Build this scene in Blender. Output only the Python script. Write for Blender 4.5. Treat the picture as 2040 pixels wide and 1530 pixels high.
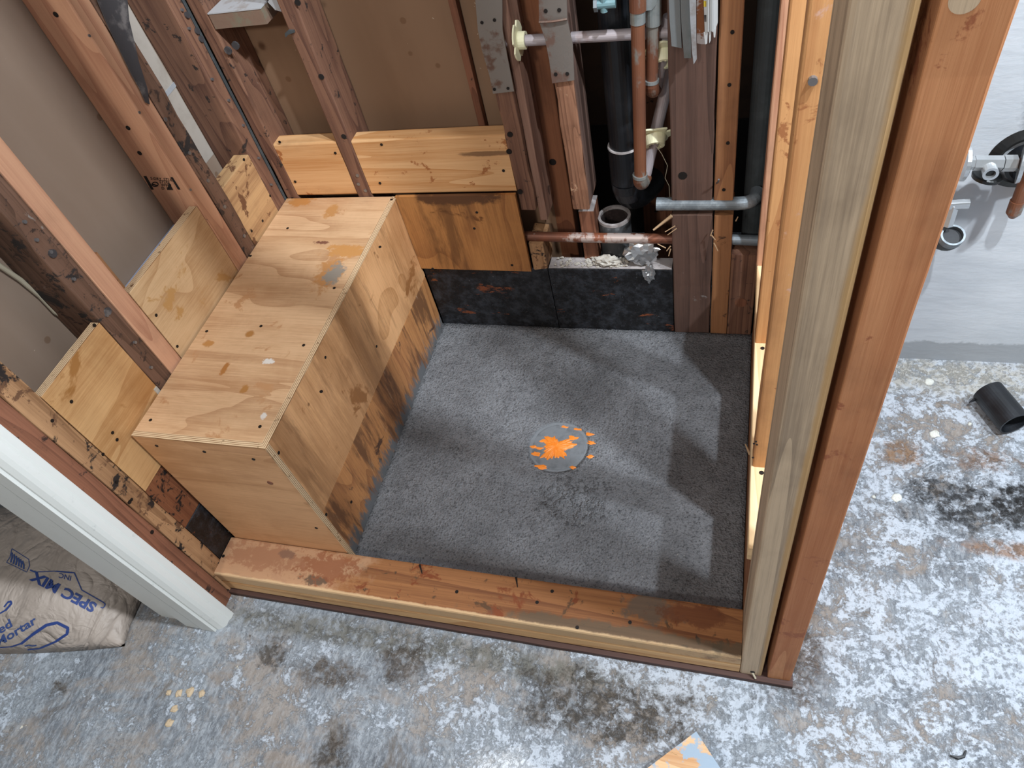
import bpy, bmesh, math, random
from mathutils import Vector, Matrix, Euler, noise
random.seed(7)
S = bpy.context.scene
for o in list(bpy.data.objects): bpy.data.objects.remove(o)
C = S.collection

# ------------------------------------------------------------------ camera, world, lamps, exposure
CAM = Vector((1.03143, -1.23698, 1.37348)); ROT = Euler((0.696137, 0.187476, 0.230001), 'XYZ'); FPX = 1424.3
cd = bpy.data.cameras.new('camera'); cam = bpy.data.objects.new('camera', cd); C.objects.link(cam)
cam.location = CAM; cam.rotation_euler = ROT; cd.sensor_width = 36; cd.lens = FPX / 2040 * 36; cd.clip_start = .02
S.camera = cam
S.view_settings.view_transform = 'Standard'; S.view_settings.look = 'None'
S.view_settings.gamma = 1; S.view_settings.use_curve_mapping = False; S.view_settings.exposure = 0.32
w = bpy.data.worlds.new('world'); S.world = w; w.use_nodes = True
w.node_tree.nodes['Background'].inputs[0].default_value = (.88, .94, 1, 1)
w.node_tree.nodes['Background'].inputs[1].default_value = .13
def lamp(name, loc, power, r, col=(.86, .93, 1)):
    l = bpy.data.lights.new(name, 'POINT'); l.energy = power; l.shadow_soft_size = r; l.color = col
    o = bpy.data.objects.new(name, l); C.objects.link(o); o.location = loc; return o
lamp('ceiling_bulb', (1.53, -.857, 2.4), 118, .03)
lamp('ceiling_bulb', (2.29, -.80, 2.4), 155, .045)
ar = bpy.data.lights.new('ceiling_fill', 'AREA'); ar.energy = 6; ar.size = .9; ar.size_y = .9; ar.shape = 'RECTANGLE'; ar.color = (.95, .97, 1)  # added soft fill standing in for ceiling bounce, no real fixture
ao = bpy.data.objects.new('ceiling_fill', ar); C.objects.link(ao); ao.location = (.7, -1.3, 2.38)
lamp('front_fill', (.35, -2.7, 2.2), 68, .12, (1, .96, .9))  # added fill lamp out of view, brightens bench front and pipes

# ------------------------------------------------------------------ helpers
RM = ROT.to_matrix()
def at(px, py, ax, v):
    """point of the sight line through a photo pixel where its coordinate ax equals v"""
    d = RM @ Vector(((px - 1020) / FPX, -(py - 765) / FPX, -1)); i = 'XYZ'.index(ax)
    return CAM + d * ((v - CAM[i]) / d[i])
ORG = {}
def obj(name, bm, mat, parent=None, label=None, cat=None, group=None, kind=None, smooth=False, base=None):
    xs = [v.co for v in bm.verts]
    lo = Vector([min(c[i] for c in xs) for i in range(3)]); hi = Vector([max(c[i] for c in xs) for i in range(3)])
    b = Vector(base) if base is not None else Vector(((lo.x + hi.x) / 2, (lo.y + hi.y) / 2, lo.z))
    for v in bm.verts: v.co -= b
    bmesh.ops.recalc_face_normals(bm, faces=bm.faces)
    me = bpy.data.meshes.new(name); bm.to_mesh(me); bm.free()
    me.materials.append(mat)
    if smooth:
        for f in me.polygons: f.use_smooth = True
    o = bpy.data.objects.new(name, me); C.objects.link(o)
    if parent is not None:
        o.parent = parent; o.location = b - ORG[parent]
    else: o.location = b
    ORG[o] = b
    tag(o, label, cat, group, kind); return o
def tag(o, label=None, cat=None, group=None, kind=None):
    if label: o['label'] = label
    if cat: o['category'] = cat
    if group: o['group'] = group
    if kind: o['kind'] = kind
def empty(name, loc, label, cat, group=None):
    o = bpy.data.objects.new(name, None); C.objects.link(o); o.location = loc; o.empty_display_size = .05
    ORG[o] = Vector(loc); tag(o, label, cat, group); return o
def rrect(hx, hy, r):
    P = []
    for (sx, sy, a0) in ((1, 1, 0), (-1, 1, 90), (-1, -1, 180), (1, -1, 270)):
        for k in (0, 45, 90):
            a = math.radians(a0 + k); P.append((sx * (hx - r) + r * math.cos(a), sy * (hy - r) + r * math.sin(a)))
    return P
def beam(x0, x1, y0, y1, z0, z1, axis='Z', r=.002, jit=.0, seg=.06, ragged=0, bm=None):
    """a sawn timber along an axis, rounded arrises, slightly worn when jit > 0"""
    bm = bm or bmesh.new(); A = {'X': (1, 2, 0), 'Y': (2, 0, 1), 'Z': (0, 1, 2)}[axis]
    lo = (x0, y0, z0); hi = (x1, y1, z1); u, v, t = A
    hu = (hi[u] - lo[u]) / 2; hv = (hi[v] - lo[v]) / 2; cu = (hi[u] + lo[u]) / 2; cv = (hi[v] + lo[v]) / 2
    P = rrect(hu, hv, min(r, hu * .45, hv * .45)); n = max(1, int((hi[t] - lo[t]) / seg)) if jit else 1
    rings = []; sd = random.random() * 90
    for i in range(n + 1):
        tt = lo[t] + (hi[t] - lo[t]) * i / n; ring = []
        for k, (a, b) in enumerate(P):
            c = [0, 0, 0]; q = Vector((a * 20 + sd, b * 20, tt * 14))
            c[u] = cu + a + jit * noise.noise(q); c[v] = cv + b + jit * noise.noise(q + Vector((31, 7, 3)))
            c[t] = tt + (ragged * noise.noise(Vector((a * 160, b * 160, sd + i))) if i in (0, n) else 0)
            ring.append(bm.verts.new(c))
        rings.append(ring)
    m = len(P)
    for i in range(n):
        for k in range(m):
            bm.faces.new((rings[i][k], rings[i][(k + 1) % m], rings[i + 1][(k + 1) % m], rings[i + 1][k]))
    bm.faces.new(rings[0][::-1]); bm.faces.new(rings[-1]); return bm
def prism(pts, axis, a, b, bm=None):
    """outline in the plane across `axis`, from a to b; pts are the two other coordinates in X,Y,Z order"""
    bm = bm or bmesh.new()
    def mk(p, t):
        return {'X': (t, p[0], p[1]), 'Y': (p[0], t, p[1]), 'Z': (p[0], p[1], t)}[axis]
    A = [bm.verts.new(mk(p, a)) for p in pts]; B = [bm.verts.new(mk(p, b)) for p in pts]; n = len(pts)
    bm.faces.new(A); bm.faces.new(B[::-1])
    for i in range(n): bm.faces.new((A[i], B[i], B[(i + 1) % n], A[(i + 1) % n]))
    return bm
def hexa(c8, bm=None):
    bm = bm or bmesh.new(); V = [bm.verts.new(c) for c in c8]
    for f in ((0, 1, 2, 3), (7, 6, 5, 4), (0, 4, 5, 1), (1, 5, 6, 2), (2, 6, 7, 3), (3, 7, 4, 0)): bm.faces.new([V[i] for i in f])
    return bm
def frame_of(d):
    d = d.normalized(); a = Vector((0, 0, 1)) if abs(d.z) < .9 else Vector((1, 0, 0))
    u = d.cross(a).normalized(); return u, d.cross(u)
def tube(pts, r, n=20, bm=None, cap=True, wall=0):
    """round pipe through points; r a number or a list; wall > 0 makes it hollow with open ends"""
    bm = bm or bmesh.new(); pts = [Vector(p) for p in pts]; R_ = r if isinstance(r, (list, tuple)) else [r] * len(pts)
    def rings(off):
        out = []; u = None
        for i, p in enumerate(pts):
            d = (pts[min(i + 1, len(pts) - 1)] - pts[max(i - 1, 0)]).normalized()
            if u is None: u, v = frame_of(d)
            else:
                u = (u - d * u.dot(d)).normalized()
            v = d.cross(u)
            out.append([bm.verts.new(p + (u * math.cos(2 * math.pi * k / n) + v * math.sin(2 * math.pi * k / n)) * (R_[i] - off)) for k in range(n)])
        return out
    A = rings(0)
    for i in range(len(pts) - 1):
        for k in range(n): bm.faces.new((A[i][k], A[i][(k + 1) % n], A[i + 1][(k + 1) % n], A[i + 1][k]))
    if wall:
        B = rings(wall)
        for i in range(len(pts) - 1):
            for k in range(n): bm.faces.new((B[i][k], B[i + 1][k], B[i + 1][(k + 1) % n], B[i][(k + 1) % n]))
        for e in (0, -1):
            for k in range(n): bm.faces.new((A[e][k], A[e][(k + 1) % n], B[e][(k + 1) % n], B[e][k]))
    elif cap: bm.faces.new(A[0][::-1]); bm.faces.new(A[-1])
    return bm
def arc(a, b, c, n=8):
    """quadratic bend from a over corner b to c"""
    a, b, c = Vector(a), Vector(b), Vector(c)
    return [(a * (1 - t) ** 2 + b * 2 * t * (1 - t) + c * t * t) for t in [i / n for i in range(n + 1)]]
def lin(h):
    f = lambda c: c / 12.92 if c <= .04045 else ((c + .055) / 1.055) ** 2.4
    return tuple(f(int(h[i:i + 2], 16) / 255) for i in (0, 2, 4)) + (1,)

# ------------------------------------------------------------------ materials
class N:
    def __init__(s, name):
        s.m = bpy.data.materials.new(name); s.m.use_nodes = True; s.t = s.m.node_tree; s.b = s.t.nodes['Principled BSDF']
        s.tc = s.t.nodes.new('ShaderNodeTexCoord'); s.oi = s.t.nodes.new('ShaderNodeObjectInfo'); s.geo = s.t.nodes.new('ShaderNodeNewGeometry')
    def n(s, ty, **k):
        x = s.t.nodes.new(ty)
        for a, b in k.items(): setattr(x, a, b)
        return x
    def l(s, a, b): s.t.links.new(a, b)
    def vec(s, scale=(1, 1, 1), rand=True, world=False, off=None):
        src = s.geo.outputs['Position'] if world else s.tc.outputs['Object']
        if rand:
            a = s.n('ShaderNodeVectorMath', operation='SCALE'); a.inputs[0].default_value = (37.1, 17.3, 23.9); s.l(s.oi.outputs['Random'], a.inputs['Scale'])
            b = s.n('ShaderNodeVectorMath', operation='ADD'); s.l(src, b.inputs[0]); s.l(a.outputs[0], b.inputs[1]); src = b.outputs[0]
        c = s.n('ShaderNodeVectorMath', operation='MULTIPLY'); s.l(src, c.inputs[0]); c.inputs[1].default_value = scale
        return c.outputs[0]
    def noise(s, v, sc, det=3, rough=.55, dist=0):
        x = s.n('ShaderNodeTexNoise'); s.l(v, x.inputs['Vector']); x.inputs['Scale'].default_value = sc
        x.inputs['Detail'].default_value = det; x.inputs['Roughness'].default_value = rough; x.inputs['Distortion'].default_value = dist
        return x.outputs['Fac']
    def voro(s, v, sc):
        x = s.n('ShaderNodeTexVoronoi'); s.l(v, x.inputs['Vector']); x.inputs['Scale'].default_value = sc; return x.outputs['Distance']
    def math(s, op, a, b=None, c=None, clamp=False):
        x = s.n('ShaderNodeMath', operation=op); x.use_clamp = clamp
        for i, q in enumerate((a, b, c)):
            if q is None: continue
            if isinstance(q, (int, float)): x.inputs[i].default_value = q
            else: s.l(q, x.inputs[i])
        return x.outputs[0]
    def step(s, f, lo, hi):
        x = s.n('ShaderNodeMapRange'); x.clamp = True; x.interpolation_type = 'SMOOTHSTEP'; s.l(f, x.inputs[0])
        x.inputs[1].default_value = lo; x.inputs[2].default_value = hi; return x.outputs[0]
    def mix(s, f, a, b, mode='MIX'):
        x = s.n('ShaderNodeMix', data_type='RGBA', blend_type=mode)
        if isinstance(f, (int, float)): x.inputs[0].default_value = f
        else: s.l(f, x.inputs[0])
        for i, q in ((6, a), (7, b)):
            if isinstance(q, str): q = lin(q)
            if isinstance(q, tuple): x.inputs[i].default_value = q
            else: s.l(q, x.inputs[i])
        return x.outputs[2]
    def bump(s, h, st=.3, d=.002, prev=None):
        x = s.n('ShaderNodeBump'); x.inputs['Strength'].default_value = st; x.inputs['Distance'].default_value = d; s.l(h, x.inputs['Height'])
        if prev is not None: s.l(prev, x.inputs['Normal'])
        return x.outputs[0]
    def blob(s, pos, rad, wob=.5, sc=40, soft=.5):
        """1 inside an irregular patch round a world point; rad is a number or the three half sizes"""
        rad = (rad,) * 3 if isinstance(rad, (int, float)) else rad
        d = s.n('ShaderNodeVectorMath', operation='SUBTRACT'); s.l(s.geo.outputs['Position'], d.inputs[0]); d.inputs[1].default_value = pos
        e = s.n('ShaderNodeVectorMath', operation='DIVIDE'); s.l(d.outputs[0], e.inputs[0]); e.inputs[1].default_value = rad
        g = s.n('ShaderNodeVectorMath', operation='LENGTH'); s.l(e.outputs[0], g.inputs[0])
        nz = s.noise(s.vec(rand=False, world=True), sc, 7, .72)
        return s.step(s.math('ADD', g.outputs['Value'], s.math('MULTIPLY', s.math('SUBTRACT', nz, .5), wob * 4)), 1 + soft / 2, 1 - soft / 2)
    def done(s, col, rough=.7, nor=None, metal=0, spec=None):
        if isinstance(col, str): col = lin(col)
        if isinstance(col, tuple): s.b.inputs['Base Color'].default_value = col
        else: s.l(col, s.b.inputs['Base Color'])
        if isinstance(rough, (int, float)): s.b.inputs['Roughness'].default_value = rough
        else: s.l(rough, s.b.inputs['Roughness'])
        s.b.inputs['Metallic'].default_value = metal
        if spec is not None: s.b.inputs['Specular IOR Level'].default_value = spec
        if nor is not None: s.l(nor, s.b.inputs['Normal'])
        return s.m
CACHE = {}
def wood(lo, hi, axis='Z', ring=26, rs=7, stains=(), blobs=(), rough=.72, bump=.25, key='', fib=.35, knots=True, long=.07):
    """lo/hi = late and early wood; stains = (colour, threshold, scale) anywhere; blobs = (colour, centre, size) at one spot"""
    k = ('w', lo, hi, axis, ring, rs, tuple(stains), tuple(blobs), key, fib, knots, long)
    if k in CACHE: return CACHE[k]
    s = N('wood_' + axis.lower() + '_grain'); i = 'XYZ'.index(axis)
    sq = [1, 1, 1]; sq[i] = long; v = s.vec(tuple(sq))
    a = s.noise(v, rs, 2, .5, .3)
    saw = s.math('FRACT', s.math('MULTIPLY', a, ring)); tri = s.math('POWER', saw, 2.2)
    sf = [1, 1, 1]; sf[i] = .02; f = s.noise(s.vec(tuple(sf)), 330, 3, .7); f2 = s.noise(s.vec(tuple(sf)), 90, 3, .6)
    tone = s.math('ADD', s.math('MULTIPLY', tri, .42), s.math('MULTIPLY', s.noise(v, 3, 4, .65), .55))
    tone = s.math('ADD', tone, s.math('MULTIPLY', s.math('SUBTRACT', f, .5), fib * 2.2)); tone = s.math('ADD', tone, s.math('MULTIPLY', s.math('SUBTRACT', f2, .5), .7))
    col = s.mix(s.step(tone, .1, .95), hi, lo)
    # dirt and age in patches
    g = s.noise(s.vec((1, 1, .6) if axis == 'Z' else (.6, 1, 1)), 9, 5, .6)
    col = s.mix(s.math('MULTIPLY', s.step(g, .5, .75), .35), col, '5a4030', 'MULTIPLY')
    if knots:
        ks = [1, 1, 1]; ks[i] = .45; kv = s.voro(s.vec(tuple(ks)), 3.6)
        col = s.mix(s.math('MULTIPLY', s.step(kv, .05, .02), .7), col, '5a3820')
        kr = s.math('MULTIPLY', s.math('FRACT', s.math('MULTIPLY', kv, 34)), s.step(kv, .16, .05))
        col = s.mix(s.math('MULTIPLY', kr, .35), col, '6b4020')
    for (c, th, sc) in stains:
        q = s.noise(s.vec((1, 1, 1)), sc, 6, .68, .4); col = s.mix(s.step(q, th, th + .05), col, c)
    for bb in blobs:
        c, pos, rad = bb[:3]; wb = bb[3] if len(bb) > 3 else .5; col = s.mix(s.math('MULTIPLY', s.blob(pos, rad, wb, bb[4] if len(bb) > 4 else 40), .78), col, c)
    h = s.math('ADD', s.math('MULTIPLY', f, .6), s.math('MULTIPLY', tri, .3))
    m = s.done(col, rough, s.bump(h, bump, .0015)); CACHE[k] = m; return m
def plain(c, rough=.6, metal=0, var=.0, vs=30, c2='000000', bump=0, bs=60, name='plain', spec=None, thr=(.45, .7)):
    s = N(name); v = s.vec()
    col = s.mix(s.math('MULTIPLY', s.step(s.noise(v, vs, 5, .65), *thr), var), c, c2) if var else c
    return s.done(col, rough, s.bump(s.noise(v, bs, 4, .6), bump, .002) if bump else None, metal, spec)

M = {}
# new framing lumber and old framing lumber, vertical
M['new_pink'] = wood('b07a5e', 'cf9d7c', 'Z', 16, 6, key='np')
M['old_dark'] = wood('4c3425', '765745', 'Z', 22, 7, stains=(('2a2625', .55, 20), ('8b8078', .64, 30), ('3a2a22', .58, 44)), key='od')
M['old_brown'] = wood('54352a', '815c47', 'Z', 22, 7, stains=(('2e2420', .60, 30), ('8c7466', .68, 26)), key='ob')
M['old_red'] = wood('5e3826', '8a5a42', 'Z', 20, 6, stains=(('35221a', .60, 24), ('a08070', .70, 40)), key='or')
M['old_tan'] = wood('87603f', 'b68c64', 'Z', 20, 7, stains=(('231b18', .565, 26), ('6b4a32', .56, 34)), key='ot')
M['side_pink'] = wood('6b4a3c', '8d6a58', 'Z', 20, 6, stains=(('4a342a', .62, 24),), key='sp')
M['torn'] = wood('6b4632', '9a6e54', 'Z', 26, 9, stains=(('c09a7c', .60, 22), ('4a2f22', .60, 30)), key='tn', bump=1.0)
M['back_orange'] = wood('7f5236', 'a9774f', 'Z', 24, 6, stains=(('553a2a', .62, 20),), key='bo')
M['grey_brown'] = wood('4a3730', '6d5348', 'Z', 16, 5, stains=(('8a8480', .66, 14), ('2f2420', .66, 18)), key='gb')
M['red_plank'] = wood('6b3d26', '8f5a3b', 'Z', 14, 4, stains=(('54301f', .64, 12),), key='rp')
M['orange_face'] = wood('b37a4a', 'd29c66', 'Z', 12, 4, stains=(('c9a08c', .62, 11), ('a0663c', .60, 16)), key='of')
M['post_grey'] = wood('94806a', 'c6ae91', 'Z', 14, 5.0, stains=(), blobs=(('b08850', (1.124, -.79, .6), (.009, .012, .75), .16, 9),), key='pg', long=.018, knots=False, fib=.5)
M['post_red'] = wood('a9683e', 'c98d60', 'Z', 14, 4, stains=(('9a5a38', .60, 16),), key='pr', long=.05, bump=.5)
M['knee_in'] = wood('7a4a28', 'a16a3e', 'Y', 12, 6, key='ki')
M['knee_top'] = wood('d3ab7c', 'ecd0a4', 'Y', 12, 6, key='kt')
M['curb_top'] = wood('6f4224', 'a36e42', 'X', 14, 6, stains=(('5c4028', .57, 14), ('7a3d1a', .58, 11), ('473424', .63, 34)), blobs=(
    ('b8906e', (.12, -.74, .076), (.21, .09, .08), .55, 14), ('5f584e', (.92, -.72, .076), (.05, .03, .03), .8, 30),
    ('5e5240', (.88, -.775, .076), (.24, .014, .03), .7, 24), ('3f342a', (.24, -.765, .076), (.03, .010, .03), .9, 50), ('8a5030', (.26, -.735, .076), (.06, .03, .03), 1.3, 60), ('9a6a4c', (.10, -.73, .076), (.09, .03, .03), 1.2, 40), ('7a5a48', (.155, -.72, .076), (.018, .012, .03), .6, 40),
    ('cfae84', (.45, -.7865, .06), (.66, .0065, .06), .45, 18), ('6b3a1c', (1.0, -.725, .076), (.06, .018, .03), .9, 22)), key='ct')
M['curb_low'] = wood('b98858', 'd9b07e', 'X', 14, 6, key='cl')
M['sill'] = wood('32201a', '4a3028', 'X', 14, 8, key='sl')
M['block_pine'] = wood('bb8149', 'dcae7c', 'X', 9, 5, stains=(('a5683a', .59, 20),), blobs=(('6a4a30', (.53, 0, .565), (.06, .05, .006), .3, 30),), key='bp', knots=True)
M['block_left'] = wood('8a6040', 'c79f70', 'Y', 9, 6, stains=(('6f4a30', .55, 18),), key='bl')
M['burnt'] = wood('6b3a22', '96603f', 'Z', 12, 6, stains=(('1a1412', .55, 40),), key='bu')
M['offcut'] = wood('b98a5e', 'd9b48a', 'X', 14, 6, stains=(('93a4b4', .50, 9), ('8b6a3c', .62, 16)), key='oc')

def ply(lo, hi, ax, stains=(), blobs=(), key='', ring=8, rs=3.2, sq=.35, streak=()):
    """rotary cut veneer: broad cathedral figure, fine fibre along ax"""
    s = N('plywood_veneer'); i = 'XYZ'.index(ax); q = [1, 1, 1]; q[i] = sq
    v = s.vec(tuple(q)); a = s.noise(v, rs, 3, .5, .8)
    saw = s.math('FRACT', s.math('MULTIPLY', a, ring)); tri = s.math('POWER', saw, 3.0)
    sf = [1, 1, 1]; sf[i] = .03; f = s.noise(s.vec(tuple(sf)), 300, 4, .75); mo = s.noise(s.vec(), 7, 6, .7, .6)
    tone = s.math('ADD', s.math('MULTIPLY', tri, .34), s.math('MULTIPLY', s.noise(v, 5, 4, .6), .45)); tone = s.math('ADD', tone, s.math('MULTIPLY', s.math('SUBTRACT', mo, .3), .8))
    tone = s.math('ADD', tone, s.math('MULTIPLY', s.math('SUBTRACT', f, .5), 1.0))
    col = s.mix(s.step(tone, .15, 1.0), hi, lo)
    for (c, th, sc) in stains:
        col = s.mix(s.step(s.noise(s.vec(), sc, 6, .65, .5), th, th + .06), col, c)
    for (c, th, sc, am) in streak:
        w3 = [1, 1, 1]; w3[i] = .16; col = s.mix(s.math('MULTIPLY', s.step(s.noise(s.vec(tuple(w3)), sc, 6, .68, .3), th, th + .14), am), col, c)
    for bb in blobs: col = s.mix(s.blob(bb[1], bb[2], bb[3] if len(bb) > 3 else .5, bb[4] if len(bb) > 4 else 40), col, bb[0])
    return s.done(col, .62, s.bump(s.math('ADD', f, s.math('MULTIPLY', tri, .3)), .22, .0012))
def T(px, py, z=.465): return tuple(at(px, py, 'Z', z))
M['ply_top'] = ply('ad825c', 'd8b28a', 'X', stains=(('b98a60', .60, 12),), streak=(('b08258', .52, 10, .45),), blobs=(
    ('b98450', T(655, 545), (.028, .05, .03), .7, 45), ('8d8478', T(665, 545), (.02, .03, .03), .8, 60),
    ('b98752', T(660, 420), (.016, .022, .03), .7, 60), ('b47c44', T(598, 400), (.03, .02, .03), .8, 60), ('c08a50', T(690, 500), (.05, .02, .03), .9, 50),
    ('a86f38', T(447, 735), (.006, .016, .03), .5, 90), ('b8834a', T(415, 685), (.012, .008, .03), .5, 90), ('a9763f', T(498, 665), (.01, .009, .03), .3, 50), ('a9763f', T(487, 775), (.008, .009, .03), .5, 90),
    ('7a4f3c', T(640, 483), (.018, .005, .03), .8, 120), ('ded8d0', T(535, 720), (.012, .006, .03), .8, 120), ('ded8d0', T(525, 828), (.006, .006, .03), .8, 120)), key='t')
M['ply_side'] = ply('b5804e', 'e6b07c', 'Z', stains=(('9c6838', .60, 9),), ring=9, streak=(('7d5634', .50, 26, .5), ('9c6a40', .46, 9, .4)))
def M_low():
    s_ = ply('96603a', 'c88c56', 'Z', stains=(('5c4030', .62, 12),), ring=9, streak=(('543626', .45, 26, .75), ('dcc2a4', .62, 40, .5)))
    n = N.__new__(N); n.m = s_; n.t = s_.node_tree; n.b = n.t.nodes['Principled BSDF']
    n.tc = n.t.nodes.new('ShaderNodeTexCoord'); n.oi = n.t.nodes.new('ShaderNodeObjectInfo'); n.geo = n.t.nodes.new('ShaderNodeNewGeometry')
    src = n.b.inputs['Base Color'].links[0].from_socket
    sx = n.n('ShaderNodeSeparateXYZ'); n.l(n.geo.outputs['Position'], sx.inputs[0])
    h = n.math('ADD', sx.outputs['Z'], n.math('MULTIPLY', n.math('SUBTRACT', n.noise(n.vec((1, 1, .22), False, True), 55, 6, .75), .5), .26))
    col = n.mix(n.step(h, .095, .05), src, '6a6c6e')
    n.l(col, n.b.inputs['Base Color']); return s_
M['ply_low'] = M_low()
M['ply_front'] = ply('b5845a', 'd9a87a', 'X', ring=6, streak=(('a87648', .50, 8, .5),))
M['ply_a'] = ply('b58c60', 'd8b58a', 'Y', stains=(('bd9058', .56, 9),))
M['ply_b'] = ply('b98652', 'dbae78', 'Y', stains=(('a8743c', .60, 6),), ring=5, streak=(('a9753e', .5, 7, .5),))
M['ply_back'] = ply('8a5830', 'b98048', 'Z', stains=(('70441f', .6, 10),), ring=8, streak=(('5f3c20', .48, 14, .7),), blobs=(('5b3a22', (.44, 0, .462), (.10, .05, .018), .5, 30),))
def edge(ax):
    s = N('plywood_edge'); sx = s.n('ShaderNodeSeparateXYZ'); s.l(s.tc.outputs['Object'], sx.inputs[0]); i = 'XYZ'.index(ax)
    f = s.math('ABSOLUTE', s.math('SINE', s.math('MULTIPLY', s.math('ADD', sx.outputs[i], s.math('MULTIPLY', s.noise(s.vec((1, 1, 1)), 12, 2), .004)), math.pi / .0034)))
    col = s.mix(s.step(f, .25, .75), '8a6440', 'dcc09a'); q = s.noise(s.vec(), 60, 4, .7)
    col = s.mix(s.step(q, .6, .68), col, '70502f'); return s.done(col, .8, s.bump(f, .5, .001))
M['edge_z'] = edge('Z'); M['edge_x'] = edge('X'); M['edge_y'] = edge('Y')

def mortar():
    s = N('mortar_bed'); v = s.vec(rand=False, world=True)
    big = s.noise(v, 5, 3, .5); mid = s.noise(v, 34, 4, .6); fine = s.noise(v, 190, 4, .8)
    gr = s.voro(v, 240)
    col = s.mix(s.step(big, .35, .65), '747578', '8b8d91'); col = s.mix(s.math('MULTIPLY', s.step(mid, .4, .7), .4), col, '58595c')
    col = s.mix(s.math('MULTIPLY', s.step(fine, .50, .64), .75), col, '333437'); col = s.mix(s.step(s.noise(v, 420, 2, .6), .70, .74), col, 'c0b9a8')
    # smoother trowelled disc and orange plug showing through
    P = (.676, -.36, .04)
    disc = s.blob(P, .07, .04, 30, .1); col = s.mix(disc, col, '74787c')
    h = s.math('ADD', s.math('MULTIPLY', fine, .8), s.math('ADD', s.math('MULTIPLY', mid, 1.4), s.math('MULTIPLY', gr, .5)))
    h = s.math('MULTIPLY', h, s.math('SUBTRACT', 1, s.math('MULTIPLY', disc, .85)))
    pit = s.blob((.74, -.50, .04), (.07, .05, .1), .9, 30); h = s.math('ADD', h, s.math('MULTIPLY', s.math('MULTIPLY', pit, s.step(s.noise(v, 70, 3, .7), .55, .35)), 1.2))
    return s.done(col, .86, s.bump(h, 1, .006))
M['mortar'] = mortar()
def floor_mat():
    s = N('scraped_slab'); v = s.vec(rand=False, world=True)
    sx = s.n('ShaderNodeSeparateXYZ'); s.l(v, sx.inputs[0])
    big = s.noise(v, 2.6, 6, .62, .8); mid = s.noise(v, 19, 9, .76, .6); fine = s.noise(v, 90, 6, .75); strk = s.noise(s.vec((1, .3, 1), False, True), 120, 6, .75)
    col = s.mix(s.step(big, .36, .64), '646970', '90979e')
    col = s.mix(s.math('MULTIPLY', s.step(strk, .38, .66), .6), col, 'bcc3ca')
    col = s.mix(s.math('MULTIPLY', s.step(s.noise(v, 150, 3, .7), .50, .68), .5), col, '5f6062')
    warm = s.noise(s.vec((1, 1, 1), False, True), 4.3, 8, .72, .5); col = s.mix(s.math('MULTIPLY', s.step(warm, .46, .60), .65), col, '98897a')
    br = s.noise(s.vec((1.1, .9, 1), False, True), 6.5, 8, .72, .8); col = s.mix(s.math('MULTIPLY', s.step(br, .57, .68), .75), col, '675c50')
    gx = s.math('MULTIPLY', s.step(sx.outputs['X'], .1, 1.4), .055)           # more white patches to the right
    wm = s.math('ADD', s.math('ADD', s.math('MULTIPLY', mid, .55), s.math('MULTIPLY', fine, .30)), s.math('ADD', s.math('MULTIPLY', big, .22), gx))
    wmask = s.math('MULTIPLY', s.step(wm, .545, .60), s.step(s.noise(v, 70, 6, .75), .32, .50)); col = s.mix(s.math('MULTIPLY', wmask, .82), col, 'c3ccd7')
    q = s.noise(v, 21, 7, .75); col = s.mix(s.math('MULTIPLY', s.step(q, .66, .70), .8), col, '4a433c')
    col = s.mix(s.step(s.noise(v, 24, 5, .7), .70, .72), col, 'ddd5c4')
    # old black adhesive and other marks
    brk = s.step(s.noise(v, 48, 7, .78, .4), .38, .56); brk = s.math('ADD', s.math('MULTIPLY', brk, .72), .16)
    for c, P, R_, wb, sc in (('14110f', (1.52, -.385, 0), (.13, .055, .1), 1.2, 22), ('14110f', (1.63, -.36, 0), (.09, .045, .1), 1.1, 26), ('8a6a4c', (1.40, -.27, 0), (.035, .03, .1), .8, 40), ('7c6350', (1.55, -.27, 0), (.05, .03, .1), .9, 40),
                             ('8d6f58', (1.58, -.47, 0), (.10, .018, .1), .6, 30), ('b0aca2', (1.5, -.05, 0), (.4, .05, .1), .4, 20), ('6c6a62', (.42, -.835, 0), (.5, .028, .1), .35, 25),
                             ('5a4f44', (.30, -.92, 0), (.07, .03, .1), .8, 30), ('4d443c', (.45, -.87, 0), (.05, .04, .1), .7, 30), ('463f38', (.16, -.90, 0), (.03, .03, .1), .8, 40), ('594a3e', (1.17, -.72, 0), (.06, .1, .1), .6, 25),
                             ('423a30', (.84, -.88, 0), (.16, .05, .1), 1.0, 22), ('e6ebf0', (.70, -1.02, 0), (.06, .03, .1), .9, 24), ('544b40', (-.3, -1.05, 0), (.02, .02, .1), .9, 50), ('3d342b', (.37, -1.06, 0), (.03, .05, .1), .9, 30)):
        col = s.mix(s.math('MULTIPLY', s.blob(P, R_, wb, sc, .9), brk), col, c)
    # straight trowel line
    h = s.math('ADD', s.math('MULTIPLY', mid, 1.1), s.math('ADD', s.math('MULTIPLY', fine, .5), s.math('ADD', s.math('MULTIPLY', wmask, .5), s.math('MULTIPLY', strk, .35))))
    return s.done(col, s.math('SUBTRACT', .78, s.math('MULTIPLY', wmask, .12)), s.bump(h, .75, .006))
M['floor'] = floor_mat()
def tarred(key, keep=.60):
    s = N('tarred_board'); v = s.vec(); st = s.vec((.35, 1, 1))
    col = s.mix(s.step(s.noise(v, 40, 4, .7), .4, .7), '121214', '33363c')
    col = s.mix(s.step(s.noise(st, 26, 6, .76), keep, keep + .04), col, '7d4426')
    col = s.mix(s.step(s.noise(v, 110, 4, .75), .66, .72), col, '6c6d70')
    return s.done(col, .45, s.bump(s.noise(v, 70, 5, .7), .7, .004))
M['tar'] = tarred('a', .625); M['tar_more'] = tarred('b', .60)
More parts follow.
